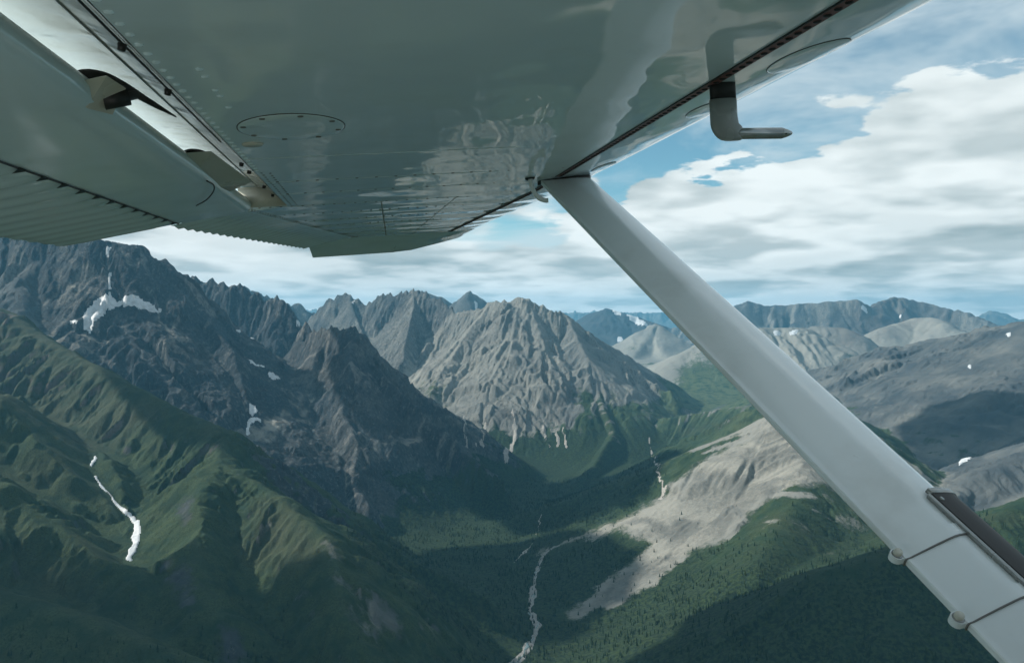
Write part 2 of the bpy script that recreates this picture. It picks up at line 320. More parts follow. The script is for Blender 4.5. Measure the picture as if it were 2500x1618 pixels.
def up2(a):
    """double the resolution, bilinear"""
    n, m = a.shape
    o = np.empty((2 * n - 1, 2 * m - 1), np.float32)
    o[::2, ::2] = a; o[1::2, ::2] = .5 * (a[1:] + a[:-1])
    o[:, 1::2] = .5 * (o[:, 2::2] + o[:, :-2:2])
    return o
def blur(a, k):
    for _ in range(k):
        p = np.pad(a, 1, mode='edge')
        a = (p[:-2, 1:-1] + p[2:, 1:-1] + p[1:-1, :-2] + p[1:-1, 2:] + 4 * a) * .125
    return a
def erode(h, cell, hard, drops, batches, steps, rate, seed):
    """rain: every batch of drops runs downhill, cutting where it speeds up and dropping its load where it slows"""
    rg = np.random.default_rng(seed)
    n, m = h.shape
    flow = np.zeros(h.size, np.float32); dep_map = np.zeros(h.size, np.float32)
    for b in range(batches):
        x = rg.random(drops).astype(np.float32) * (m - 3) + 1; y = rg.random(drops).astype(np.float32) * (n - 3) + 1
        vx = np.zeros(drops, np.float32); vy = np.zeros(drops, np.float32)
        sed = np.zeros(drops, np.float32); wat = np.ones(drops, np.float32); sp = np.ones(drops, np.float32)
        hf = h.ravel()
        for s in range(steps):
            xi = x.astype(np.int32); yi = y.astype(np.int32); fx = x - xi; fy = y - yi
            k = yi * m + xi
            h00 = hf[k]; h10 = hf[k + 1]; h01 = hf[k + m]; h11 = hf[k + m + 1]
            gx = ((h10 - h00) * (1 - fy) + (h11 - h01) * fy) / cell
            gy = ((h01 - h00) * (1 - fx) + (h11 - h10) * fx) / cell
            hh = h00 * (1 - fx) * (1 - fy) + h10 * fx * (1 - fy) + h01 * (1 - fx) * fy + h11 * fx * fy
            vx = vx * .25 - gx * .75; vy = vy * .25 - gy * .75
            l = np.sqrt(vx * vx + vy * vy) + 1e-6
            sx = vx / l; sy = vy / l
            nx = np.clip(x + sx, 1, m - 2.01); ny = np.clip(y + sy, 1, n - 2.01)
            xj = nx.astype(np.int32); yj = ny.astype(np.int32); gx2 = nx - xj; gy2 = ny - yj
            q = yj * m + xj
            h2 = hf[q] * (1 - gx2) * (1 - gy2) + hf[q + 1] * gx2 * (1 - gy2) + hf[q + m] * (1 - gx2) * gy2 + hf[q + m + 1] * gx2 * gy2
            dh = h2 - hh
            cap = np.maximum(-dh / cell, .03) * sp * wat * 3.2
            up = dh > 0
            dep = np.where(up, np.minimum(dh, sed), np.where(sed > cap, (sed - cap) * .22, 0))
            er = np.where(~up & (sed < cap), np.minimum((cap - sed) * rate * hard.ravel()[k], -dh * .35), 0)
            sed = sed - dep + er
            dlt = dep - er
            w4 = ((1 - fx) * (1 - fy), fx * (1 - fy), (1 - fx) * fy, fx * fy)
            for o, w in zip((0, 1, m, m + 1), w4):
                hf += np.bincount(k + o, dlt * w, hf.size).astype(np.float32)
            if s % 2 == 0: flow += np.bincount(k, wat, hf.size).astype(np.float32)
            dep_map += np.bincount(k, dep, hf.size).astype(np.float32)
            sp = np.sqrt(np.maximum(sp * sp * .92 - dh * .12, .05)); sp = np.minimum(sp, 3.5)
            wat *= .985
            x, y = nx, ny
        h = hf.reshape(n, m)
    return h, flow.reshape(n, m), dep_map.reshape(n, m)

RP = np.array([[r[k] for k in NF] for r in RIDGES], np.float32)
def build_grid(x0, x1, y0, y1, cell, warp, er, seed):
    t0 = time.time()
    xs = np.arange(x0, x1 + 1, cell, dtype=np.float32); ys = np.arange(y0, y1 + 1, cell, dtype=np.float32)
    X, Y = np.meshgrid(xs, ys)
    H, D, Tt, ID = tents(X, Y, warp)
    t1 = time.time()
    q = RP[ID]
    gw = q[..., NF['gw']]; ga = q[..., NF['ga']]
    above = smooth01(H - floor_z(Y), 10, 240)
    # gullies and ribs running straight down from every crest, each set finer than the one before
    tw = Tt + gw * (1.1 * fbm(X, Y, 1300, 2, seed=6) + .30 * fbm(X, Y, 420, 3, seed=7) + .22 * fbm(X, Y, 120, 3, seed=8)) + .22 * D * perlin(X / 1100, Y / 1100)
    g = 0
    for k, (fq, am, ln) in enumerate(((1, 1, 1500), (2.3, .58, 700), (5.1, .36, 330), (10.7, .22, 170))):
        if cell > gw.mean() / fq / 2.2: break
        r_ = 1 - 2 * np.abs(perlin(tw / gw * fq + 31 * k, ID * 7.7 + D / ln + 13 * k))
        g = g + am * (r_ - .3) * np.minimum(D * fq / (1.3 * gw), 1)
    H = H + ga * gw * 1.25 * g * above * smooth01(D, 0, 40) * (.35 + 1.3 * smooth01(fbm(X, Y, 650, 3, seed=14), -.45, .45))
    jg = np.clip(fbm(X, Y, 110, 3, .6, True, seed=9) * .5 + .5, 0, 1) ** 2
    H = H + (jg - .35) * 1.5 * q[..., NF['jag']] * np.exp(-D / 90)
    fall = .6 * perlin(tw / 34, D / 420 + ID * 3.7) + .4 * perlin(tw / 15 + 9, D / 230 + ID * 1.9) if cell < 12 else perlin(tw / 80, D / 900 + ID * 3.7)
    S_ = blur(np.minimum(q[..., NF['S']], 2.0), 8)
    rr = smooth01(S_, .7, 1.5)
    H = H + ((3 + 9 * rr) * fbm(X, Y, 170, 4, .5, True, seed=21) + 9 * rr * fbm(X, Y, 110, 3, .55, seed=22) + 30 * rr * (fbm(X, Y, 420, 3, .5, True, seed=23) - .2)) * smooth01(D, 0, 60) * above
    for cut, side in CUTS:
        pts = [P(*c) for c in cut]
        for a, b_ in zip(pts[:-1], pts[1:]):
            x0_ = min(a[0], b_[0]) - 260; x1_ = max(a[0], b_[0]) + 260; y0_ = min(a[1], b_[1]) - 260; y1_ = max(a[1], b_[1]) + 260
            i0, i1 = int(max((y0_ - ys[0]) / cell, 0)), int(min((y1_ - ys[0]) / cell, len(ys))); j0, j1 = int(max((x0_ - xs[0]) / cell, 0)), int(min((x1_ - xs[0]) / cell, len(xs)))
            if i1 <= i0 or j1 <= j0: continue
            w_ = (slice(i0, i1), slice(j0, j1)); sg = b_[:2] - a[:2]
            px_, py_ = X[w_] - a[0], Y[w_] - a[1]
            u_ = np.clip((px_ * sg[0] + py_ * sg[1]) / (sg @ sg), 0, 1)
            d_ = np.hypot(px_ - u_ * sg[0], py_ - u_ * sg[1])
            H[w_] = np.minimum(H[w_], a[2] + u_ * (b_[2] - a[2]) - 3 + np.maximum(d_ - 6, 0) * side)
    ph = H / 64 + 1.6 * fbm(X, Y, 380, 4, .55, seed=15)
    H = H + rr * above * smooth01(D, 10, 80) * 11 * (np.abs((ph % 1) * 2 - 1) - .5) * smooth01(fbm(X, Y, 500, 3, seed=16), -.35, .25)
    fz = floor_z(Y) + 9 * fbm(X, Y, 500, 3, seed=5)
    k = 45.0
    H = np.maximum(H, fz) + np.maximum(k - np.abs(H - fz), 0) ** 2 / (4 * k)
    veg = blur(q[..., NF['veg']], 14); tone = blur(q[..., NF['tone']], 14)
    t2 = time.time()
    hard = (.45 + .9 * fbm(X, Y, 300, 3, seed=13) ** 2 + .3 * (1 - rr)).astype(np.float32)
    H0 = H.astype(np.float32)
    H, flow, dep = erode(H0.copy(), cell, hard, *er, seed)
    H = H + (H0 - H) * np.exp(-D / 45) * .85
    print('grid', X.shape, 'tents %.1f gullies %.1f rain %.1f' % (t1 - t0, t2 - t1, time.time() - t2))
    return dict(x0=xs[0], y0=ys[0], c=xs[1] - xs[0], H=H, flow=blur(np.log1p(flow), 1), dep=blur(dep, 2), veg=veg, tone=tone, rr=rr, ID=ID, D=D, fall=fall)

NEAR = build_grid(-4600, 4800, 500, 7400, 8.0, 26.0, (70000, 7, 70, .30), 1)
print('near grid', time.time() - T0)
FAR = build_grid(-17000, 17000, 6600, 26000, 28.0, 60.0, (50000, 4, 50, .30), 2)
print('far grid', time.time() - T0)

def sample(G, k, x, y):
    A = G[k]
    fx = np.clip((x - G['x0']) / G['c'], 0, A.shape[1] - 1.01); fy = np.clip((y - G['y0']) / G['c'], 0, A.shape[0] - 1.01)
    xi = fx.astype(np.int32); yi = fy.astype(np.int32); fx = fx - xi; fy = fy - yi
    return (A[yi, xi] * (1 - fx) * (1 - fy) + A[yi, xi + 1] * fx * (1 - fy) + A[yi + 1, xi] * (1 - fx) * fy + A[yi + 1, xi + 1] * fx * fy)
def near_w(x, y):
    def e(v, a, b): return smooth01(v, a, b)
    return e(x, -4560, -4200) * e(-x, -4760, -4400) * e(-y, -7360, -6900)
def field(k, x, y):
    w = near_w(x, y)
    return w * sample(NEAR, k, x, y) + (1 - w) * sample(FAR, k, x, y)
def detail(x, y, rr, hf):
    """relief finer than the grids"""
    d = rr * (4.5 * fbm(x, y, 52, 4, .6, True, seed=31) + 4.0 * fbm(x, y, 34, 3, .6, seed=32) + 2.4 * fbm(x, y, 14, 2, .5, seed=33)) + (1 - rr) * (1.6 * fbm(x, y, 60, 3, .5, seed=35))
    return d * smooth01(hf, 2, 60)
def height(x, y):
    h = field('H', x, y)
    rr = field('rr', x, y)
    return h + detail(x, y, rr, h - floor_z(y))

# ------------------------------------------------------------------ the sheet of mountains
NA, NR = 1150, 1090
az_ = np.linspace(R(-41), R(41), NA)
rr_ = np.concatenate([np.exp(np.linspace(math.log(620), math.log(1250), 80, endpoint=False)),
                      np.exp(np.linspace(math.log(1250), math.log(7200), 740, endpoint=False)),
                      np.exp(np.linspace(math.log(7200), math.log(25500), NR - 820))])
AZ, RR = np.meshgrid(az_, rr_)
VX = (RR * np.sin(AZ)).astype(np.float32); VY = np.maximum(RR * np.cos(AZ), 505).astype(np.float32)
VZ = height(VX, VY)
idx = np.arange(NA * NR, dtype=np.int32).reshape(NR, NA)
quads = np.stack([idx[:-1, :-1], idx[:-1, 1:], idx[1:, 1:], idx[1:, :-1]], -1).reshape(-1, 4)
VN = None
def grid_normals(x, y, z):
    P3 = np.stack([x, y, z], -1).astype(np.float64)
    du = np.gradient(P3, axis=1); dv = np.gradient(P3, axis=0)
    n = np.cross(du, dv); n /= np.linalg.norm(n, axis=-1, keepdims=True)
    return np.where(n[..., 2:3] < 0, -n, n).astype(np.float32)
VN = grid_normals(VX, VY, VZ)
PX, PY = project(VX, VY, VZ)
elev = VZ / RR
run = np.maximum.accumulate(elev, axis=0)
VIS = elev >= run - .004                  # what the aircraft looks onto (a little generous)
VIS_EX = elev >= run - .0004
veg_lim = field('veg', VX, VY); tone = field('tone', VX, VY); rockf = field('rr', VX, VY)
flow = field('flow', VX, VY); dep = field('dep', VX, VY)
e_ = 8.0
sx = (field('H', VX + e_, VY) - field('H', VX - e_, VY)) / (2 * e_); sy = (field('H', VX, VY + e_) - field('H', VX, VY - e_)) / (2 * e_)
slope = np.sqrt(sx * sx + sy * sy)
nz = fbm(VX, VY, 380, 5, .55, seed=41)
nz2 = fbm(VX, VY, 90, 4, .6, seed=43)
vegm = smooth01(veg_lim + 190 * nz + 110 * nz2 + 240 * field('fall', VX, VY) - VZ, -170, 150) * (1 - (.35 + .4 * rockf) * smooth01(slope, 1.15 - .3 * rockf, 1.8 - .4 * rockf))
forest = smooth01(-690 + 110 * nz + 60 * nz2 - VZ, -40, 60) * (1 - smooth01(slope, .8, 1.2))
scree = .5 * smooth01(dep, .5, 5.0) * (1 - vegm * .7) * smooth01(1.0 - slope, 0, .4) * (.15 + .85 * rockf)
brown = np.zeros_like(vegm); sunlit_meadow = np.zeros_like(vegm)

# ground cover surveyed by eye from the aircraft: outline on the slopes, distance band, cover
FJ = field('fall', VX, VY)
JX = PX + 20 * nz2 + 18 * nz + 26 * FJ; JY = PY + 30 * FJ + 16 * fbm(VX, VY, 130, 4, .6, seed=45) + 20 * fbm(VX, VY, 420, 3, .6, seed=46)
def inside(poly, jx=None, jy=None):
    jx = JX if jx is None else jx; jy = JY if jy is None else jy
    m = np.zeros(PX.shape, bool)
    xs_ = [p[0] for p in poly]; ys_ = [p[1] for p in poly]
    bb = (jx >= min(xs_)) & (jx <= max(xs_)) & (jy >= min(ys_)) & (jy <= max(ys_))
    k = np.nonzero(bb); qx = jx[k]; qy = jy[k]; c = np.zeros(qx.shape, bool)
    for (x1, y1), (x2, y2) in zip(poly, poly[1:] + poly[:1]):
        if y1 == y2: continue
        c ^= ((y1 > qy) != (y2 > qy)) & (qx < (x2 - x1) * (qy - y1) / (y2 - y1) + x1)
    m[k] = c
    return m
def box(a, r, ax):
    a = np.moveaxis(a, ax, 0); p_ = np.concatenate([np.repeat(a[:1], r + 1, 0), a, np.repeat(a[-1:], r, 0)])
    c = np.cumsum(p_, 0, dtype=np.float64)
    return np.moveaxis((c[2 * r + 1:] - c[:-2 * r - 1]) / (2 * r + 1), 0, ax).astype(np.float32)
def soft(m, r=7):
    m = m.astype(np.float32)
    for _ in range(2): m = box(box(m, r, 0), r, 1)
    return m
COVER = [
 ('scree', [(1900,1010),(1700,1150),(1480,1290),(1330,1335),(1290,1370),(1400,1350),(1600,1315),(1560,1370),(1440,1440),(1345,1500),(1350,1525),(1440,1505),(1580,1430),(1700,1350),(1790,1300),(1830,1240),(1900,1200),(1990,1180),(2120,1240),(2080,1080)], (2000, 3600), .95),
 ('scree', [(600,1060),(640,985),(720,950),(775,925),(770,1000),(730,1040),(690,1080),(640,1100)], (3000, 4600), .55),
 ('scree', [(745,1160),(790,1140),(830,1200),(880,1250),(960,1290),(930,1310),(850,1260),(780,1215)], (2600, 4000), .6),
 ('scree', [(920,940),(1000,895),(1060,870),(1080,920),(1020,955),(950,985)], (4800, 6600), .9),
 ('scree', [(1500,960),(1560,900),(1640,960),(1600,985),(1540,990)], (4800, 6600), .7),
 ('scree', [(760,1280),(800,1300),(840,1370),(880,1420),(980,1470),(1120,1560),(1010,1590),(900,1560),(835,1490),(795,1400)], (1300, 2600), .45),
 ('scree', [(2100,815),(2160,795),(2230,770),(2290,780),(2350,820),(2250,815),(2180,845),(2120,850)], (7000, 9500), .9),
 ('scree', [(1590,915),(1660,865),(1790,815),(1800,900),(1700,890),(1620,925)], (6500, 9000), .8),
 ('scree', [(1550,840),(1590,795),(1660,850),(1640,870)], (8500, 11000), .8),
 ('rock', [(820,1130),(900,1100),(960,1180),(990,1260),(900,1260),(830,1240),(800,1180)], (2800, 4200), 1.0),
 ('rock', [(430,1240),(455,1190),(480,1210),(470,1260),(440,1310)], (1700, 2500), .9),
 ('rock', [(400,1370),(470,1360),(490,1420),(470,1500),(440,1480),(400,1420)], (1400, 2100), .8),
 ('rock', [(530,1540),(590,1530),(600,1618),(520,1618)], (1200, 1800), .8),
 ('green', [(1650,1140),(1760,1050),(1850,990),(1900,960),(1800,1070),(1680,1165)], (3600, 5000), 1.0),
 ('green', [(1600,940),(1680,880),(1800,870),(1900,980),(1760,1000),(1640,1020),(1580,1040)], (4500, 8500), 1.0),
 ('green', [(960,960),(1060,930),(1100,980),(1000,1000)], (4400, 6000), .8),
 ('brown', [(-100,700),(40,770),(160,850),(330,950),(420,1010),(330,1050),(260,1090),(210,1120),(100,1040),(-100,930)], (2000, 3500), .5),
 ('brown', [(420,1000),(550,1050),(540,1120),(480,1080)], (2000, 2700), .3),
 ('brown', [(640,1190),(760,1280),(800,1360),(700,1420),(560,1330),(600,1230)], (1500, 2300), .4),
 ('brown', [(0,1250),(200,1370),(300,1480),(420,1560),(300,1560),(0,1440)], (1200, 2100), .2),
 ('brown', [(2000,800),(2100,760),(2200,735),(2330,745),(2430,790),(2330,820),(2200,800),(2080,830)], (8500, 11500), .8),
 ('brown', [(2050,790),(2150,770),(2110,830),(2040,850)], (7500, 11000), .8),
 ('forest', [(1240,1700),(1320,1340),(1400,1330),(1560,1290),(1480,1400),(1370,1500),(1480,1540),(1620,1450),(1780,1340),(1920,1240),(2080,1260),(2250,1400),(2600,1700)], (1100, 2900), .9),
 ('forest', [(1030,1180),(1150,1120),(1330,1130),(1520,1060),(1600,1150),(1620,1210),(1480,1290),(1340,1320),(1280,1340),(1150,1300)], (2900, 5200), .9),
 ('forest', [(830,1240),(960,1300),(1100,1380),(1260,1420),(1240,1620),(1130,1560),(980,1450),(860,1340)], (1300, 3200), 1.0),
 ('forest', [(1900,1240),(2100,1240),(2300,1260),(2600,1250),(2700,1750),(1900,1750)], (1000, 2600), .85),
 ('forest', [(1640,1150),(1720,1110),(1830,1030),(1860,1040),(1780,1110),(1690,1170),(1610,1210)], (3300, 4600), .9),
]
for kind, poly, (ya, yb), k in COVER:
    m = soft(inside(poly) & VIS & (VY > ya) & (VY < yb)) * k
    if kind == 'scree' and k < .5: rockf = np.maximum(rockf, m)
    if kind == 'scree' and k < .5: m = m * (.4 + 1.0 * smooth01(nz2, -.3, .3))
    if kind == 'scree':
        scree = np.maximum(scree, m); vegm = vegm * (1 - m); forest = forest * (1 - m)
    elif kind == 'rock': rockf = np.maximum(rockf, m); vegm = vegm * (1 - m); forest = forest * (1 - m)
    elif kind == 'green': sunlit_meadow = np.maximum(sunlit_meadow, m); vegm = np.maximum(vegm, m); forest = forest * (1 - m); scree = scree * (1 - m)
    elif kind == 'brown': brown = np.maximum(brown, m)
    elif kind == 'forest': forest = np.maximum(forest, m * (.75 + .5 * nz)); vegm = np.maximum(vegm, m); scree = scree * (1 - m)
FLAT = np.stack([VX, VY, VZ], -1).reshape(-1, 3)
fallv = field('fall', VX, VY)
gut = smooth01(flow, np.percentile(flow, 90), np.percentile(flow, 98.5)) * rockf * smooth01(slope, .35, .6)
scree = np.maximum(scree, .62 * gut * (1 - vegm))
ATTR = dict(veg=vegm, forest=forest, scree=scree, tone=tone, brown=brown, sunlit_meadow=sunlit_meadow, fall=fallv, rockf=rockf)
def submesh(name, qsel, zoff=None):
    """the chosen quads of the sheet as a mesh of their own, keeping the normals of the whole"""
    used, inv = np.unique(qsel, return_inverse=True)
    co = FLAT[used].copy()
    if zoff is not None: co += VN.reshape(-1, 3)[used] * zoff.ravel()[used][:, None]
    me = mesh_from(name, co, inv.reshape(-1, 4))
    return me, used
GROUPS = [
 ('mountain', 'great dark rock dome with snow below its summit at the left', ('dome', 'dome_spur', 'dome_butt', 'dome_left')),
 ('mountain', 'serrated dark ridge between the great dome and the spike', ('back', 'tooth')),
 ('mountain', 'sharp dark spike mountain left of the centre', ('spike', 'spike_rib', 'spike_left')),
 ('hill', 'green and brown ridge with a long snow tongue, lower left', ('green', 'green_end', 'green_spur', 'green_rib')),
 ('hill', 'near green slopes coming in from the left edge', ('nleft1', 'nleft2', 'nleft3')),
 ('mountain', 'big pale grey mountain in the centre with chutes to the forest', ('centre', 'centre_rib1', 'centre_rib2', 'centre_rib3', 'centre_rib4', 'centre_rib5')),
 ('mountain', 'blue jagged spires behind the spike', ('spires', 'spire_rib1', 'spire_rib2', 'backpeak', 'backround', 'farleft')),
 ('hill', 'green terrace above the gorge right of the centre mountain', ('terrace', 'strip', 'palehill')),
 ('mountain', 'pale scree ridge above dark forest, partly behind the strut', ('scree', 'scree_rib', 'near_right')),
 ('mountain', 'broad smooth grey slope right of the strut', ('grey', 'grey_low')),
 ('mountain', 'distant snow-flecked range along the right skyline', ('farridge', 'farhump', 'farhump2', 'farpeak')),
 ('mountain', 'distant blue mountains on the horizon', ('blue', 'bluefoot', 'horizonL')),
]
gid = np.zeros(len(RIDGES), np.int32)
for gi, (_, _, names) in enumerate(GROUPS):
    for i, r in enumerate(RIDGES):
        if r['n'] in names: gid[i] = gi
def near_id(G):
    xi = np.clip(np.rint((VX - G['x0']) / G['c']).astype(int), 0, G['ID'].shape[1] - 1); yi = np.clip(np.rint((VY - G['y0']) / G['c']).astype(int), 0, G['ID'].shape[0] - 1)
    return G['ID'][yi, xi]
VID = gid[np.where(near_w(VX, VY) > .5, near_id(NEAR), near_id(FAR))]
qid = VID[:-1, :-1].ravel()
TERRAIN_OBJS = []
for gi, (nm, lab, _) in enumerate(GROUPS):
    sel = quads[qid == gi]
    if not len(sel): continue
    me, used = submesh(nm, sel)
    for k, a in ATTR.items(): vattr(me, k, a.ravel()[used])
    me.normals_split_custom_set_from_vertices(VN.reshape(-1, 3)[used])
    o = bpy.data.objects.new(nm, me); COL.objects.link(o)
    o['kind'] = 'structure'; o['label'] = lab
    TERRAIN_OBJS.append(o)
print('terrain', time.time() - T0)

m_ter, t, b = new_mat('mountain_ground')
pos = nd(t, 'ShaderNodeNewGeometry').outputs['Position']
n_big = noise(t, pos, .004, 3, .6)
n_mid = noise(t, pos, .020, 4, .62)
n_fine = noise(t, pos, .10, 4, .7)
# broken rock: bands and stains that follow the fall line, joints stretched upright
fall = at(t, 'fall'); rk = at(t, 'rockf')
strat = noise(t, vmth(t, 'MULTIPLY', pos, (1, 1, .25)), .04, 5, .68, .3)
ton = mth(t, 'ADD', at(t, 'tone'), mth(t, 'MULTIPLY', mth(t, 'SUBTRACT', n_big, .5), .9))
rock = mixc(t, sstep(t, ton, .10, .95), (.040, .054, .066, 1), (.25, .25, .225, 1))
bands = mth(t, 'MULTIPLY', mth(t, 'ADD', mth(t, 'MULTIPLY', fall, .8), mth(t, 'MULTIPLY', mth(t, 'SUBTRACT', strat, .5), .9)), mth(t, 'ADD', .40, mth(t, 'MULTIPLY', rk, .6)))
rock = mixc(t, mth(t, 'MULTIPLY', sstep(t, bands, .08, .42), mth(t, 'ADD', .25, mth(t, 'MULTIPLY', n_mid, .55))), rock, (.30, .295, .268, 1))
rock = mixc(t, mth(t, 'MULTIPLY', sstep(t, bands, -.08, -.40), mth(t, 'ADD', .25, mth(t, 'MULTIPLY', n_big, .8))), rock, (.035, .040, .042, 1))
scr = mixc(t, sstep(t, mth(t, 'ADD', mth(t, 'MULTIPLY', fall, .7), mth(t, 'ADD', mth(t, 'MULTIPLY', n_fine, .6), mth(t, 'MULTIPLY', n_big, .5))), .30, .85), (.125, .128, .118, 1), (.295, .288, .252, 1))
sm = sstep(t, mth(t, 'ADD', at(t, 'scree'), mth(t, 'ADD', mth(t, 'MULTIPLY', fall, .55), mth(t, 'MULTIPLY', mth(t, 'SUBTRACT', n_mid, .5), 1.2))), .28, .95)
n_grit = noise(t, vmth(t, 'MULTIPLY', pos, (1, 1, .5)), .085, 5, .75)
rock = mixc(t, mth(t, 'MULTIPLY', mth(t, 'MULTIPLY', sstep(t, n_grit, .52, .36), rk), .62), rock, (.022, .026, .029, 1))
rock = mixc(t, mth(t, 'MULTIPLY', mth(t, 'MULTIPLY', sstep(t, n_grit, .54, .70), rk), .45), rock, (.34, .335, .305, 1))
rock = mixc(t, mth(t, 'MULTIPLY', at(t, 'brown'), .65), rock, (.20, .145, .105, 1))
c1 = mixc(t, sm, rock, scr)
gr = mixc(t, sstep(t, n_mid, .38, .62), (.020, .043, .023, 1), (.046, .072, .033, 1))
gr = mixc(t, mth(t, 'MULTIPLY', sstep(t, n_big, .5, .68), .35), gr, (.075, .080, .042, 1))
n_shrub = noise(t, pos, .26, 3, .7)
gr = mixc(t, mth(t, 'MULTIPLY', sstep(t, n_fine, .52, .66), .5), gr, (.020, .036, .018, 1))
gr = mixc(t, mth(t, 'MULTIPLY', sstep(t, mth(t, 'ADD', mth(t, 'MULTIPLY', n_shrub, .7), mth(t, 'MULTIPLY', n_mid, .3)), .50, .60), .65), gr, (.012, .024, .013, 1))
vm = sstep(t, mth(t, 'ADD', at(t, 'veg'), mth(t, 'ADD', mth(t, 'MULTIPLY', fall, .35), mth(t, 'ADD', mth(t, 'MULTIPLY', mth(t, 'SUBTRACT', n_grit, .5), .6), mth(t, 'MULTIPLY', mth(t, 'SUBTRACT', n_mid, .5), 1.0)))), .28, .68)
gr = mixc(t, mth(t, 'MULTIPLY', at(t, 'brown'), sstep(t, n_mid, .25, .6)), gr, (.066, .072, .052, 1))
gr = mixc(t, mth(t, 'MULTIPLY', at(t, 'sunlit_meadow'), sstep(t, n_mid, .3, .6)), gr, (.085, .112, .056, 1))  # green grass painted lighter: sunlight put into its colour
c2 = mixc(t, vm, c1, gr)
fo = mixc(t, sstep(t, n_fine, .4, .62), (.010, .022, .014, 1), (.034, .058, .024, 1))
fm = sstep(t, mth(t, 'ADD', at(t, 'forest'), mth(t, 'ADD', mth(t, 'MULTIPLY', mth(t, 'SUBTRACT', n_grit, .5), .7), mth(t, 'MULTIPLY', mth(t, 'SUBTRACT', n_mid, .5), 1.0))), .42, .68)
c3 = mixc(t, fm, c2, fo)
c3 = mixc(t, 1.0, c3, (.80, .80, .80, 1), 'MULTIPLY')
t.links.new(c3, b.inputs['Base Color'])
b.inputs['Roughness'].default_value = .95
b.inputs['Specular IOR Level'].default_value = .15
bmp = nd(t, 'ShaderNodeBump')
bmp.inputs['Strength'].default_value = 1.0
setin(t, bmp.inputs['Distance'], mth(t, 'ADD', 5.0, mth(t, 'MULTIPLY', mth(t, 'MULTIPLY', rk, mth(t, 'SUBTRACT', 1.0, vm)), mth(t, 'MULTIPLY', mth(t, 'SUBTRACT', 1.0, sm), 13.0))))
hgt = mth(t, 'ADD', mth(t, 'ADD', mth(t, 'MULTIPLY', strat, 1.0), mth(t, 'MULTIPLY', mth(t, 'MULTIPLY', n_shrub, vm), .45)), mth(t, 'ADD', mth(t, 'MULTIPLY', n_fine, .35), mth(t, 'MULTIPLY', n_grit, .55)))
t.links.new(hgt, bmp.inputs['Height'])
t.links.new(bmp.outputs[0], b.inputs['Normal'])

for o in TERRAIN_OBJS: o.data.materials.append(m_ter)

# ------------------------------------------------------------------ the country all round, out to the horizon
def country(x, y):
    return -905 + 300 * smooth01(fbm(x, y, 2600, 4, .5, True, seed=51), -.1, .7) * smooth01(np.hypot(x, y), 300, 2500)
ga_ = np.linspace(-np.pi, np.pi, 145); gr_ = np.concatenate([[0], np.exp(np.linspace(math.log(150), math.log(60000), 70))])
GA, GR = np.meshgrid(ga_, gr_)
gx_, gy_ = GR * np.sin(GA), GR * np.cos(GA)
in_wedge = smooth01(R(42.5) - np.abs(GA), 0, R(3)) * smooth01(GR, 560, 640)
gz_ = country(gx_, gy_) * (1 - in_wedge) + in_wedge * -1000
gi_ = np.arange(GA.size).reshape(GA.shape)
gm = mesh_from('ground', np.stack([gx_, gy_, gz_], -1).reshape(-1, 3), np.stack([gi_[:-1, :-1], gi_[:-1, 1:], gi_[1:, 1:], gi_[1:, :-1]], -1).reshape(-1, 4))
for k, v in dict(veg=.85, forest=.35, scree=.25, tone=.6, brown=.4, sunlit_meadow=0.0, fall=0.0, rockf=.3).items(): vattr(gm, k, np.full(GA.size, v))
gm.materials.append(m_ter)
ground = bpy.data.objects.new('ground', gm); COL.objects.link(ground); ground['kind'] = 'structure'

# ------------------------------------------------------------------ snow lying in the gullies and on the benches
def mat_simple(name, col, rough, bump=0, bs=1.0):
    m, t, b = new_mat(name)
    p_ = nd(t, 'ShaderNodeNewGeometry').outputs['Position']
    n_ = noise(t, p_, bs, 5, .6)
    setin(t, b.inputs['Base Color'], mixc(t, sstep(t, n_, .35, .7), col, tuple(c * .70 for c in col[:3]) + (1,)))
    b.inputs['Roughness'].default_value = rough
    if bump:
        bp = nd(t, 'ShaderNodeBump'); bp.inputs['Distance'].default_value = bump; t.links.new(n_, bp.inputs['Height']); t.links.new(bp.outputs[0], b.inputs['Normal'])
    return m
M_SNOW = mat_simple('old_snow', (.50, .53, .55, 1), .6, 3.0, .05)
SX = PX + 4 * nz2 + 2.5 * fbm(VX, VY, 30, 3, .6, seed=61); SY = PY + 4 * fbm(VX, VY, 60, 4, .6, seed=63)
def thick(mask, up):
    core = mask.copy()
    core[1:] &= mask[:-1]; core[:-1] &= mask[1:]; core[:, 1:] &= mask[:, :-1]; core[:, :-1] &= mask[:, 1:]
    return np.where(core, up, -.6).astype(np.float32)
def drape(name, mask, up, mat, label=None, cat=None, group=None, kind=None):
    q = (mask[:-1, :-1] & mask[:-1, 1:] & mask[1:, 1:] & mask[1:, :-1]).ravel()
    sel = quads[q]
    if len(sel) < 2: print('EMPTY drape', name, label); return None
    me, used = submesh(name, sel, thick(mask, up))
    me.materials.append(mat)
    o = bpy.data.objects.new(name, me); COL.objects.link(o)
    if label: o['label'] = label
    if cat: o['category'] = cat
    if group: o['group'] = group
    if kind: o['kind'] = kind
    return o
def largest(mask):
    """the biggest connected piece of a mask"""
    todo = set(zip(*map(list, np.nonzero(mask)))); best = []
    while todo:
        st_ = [todo.pop()]; comp = []
        while st_:
            a, b_ = st_.pop(); comp.append((a, b_))
            for q in ((a + 1, b_), (a - 1, b_), (a, b_ + 1), (a, b_ - 1)):
                if q in todo: todo.discard(q); st_.append(q)
        if len(comp) > len(best): best = comp
    m = np.zeros(mask.shape, bool)
    if best: m[tuple(zip(*best))] = True
    return m
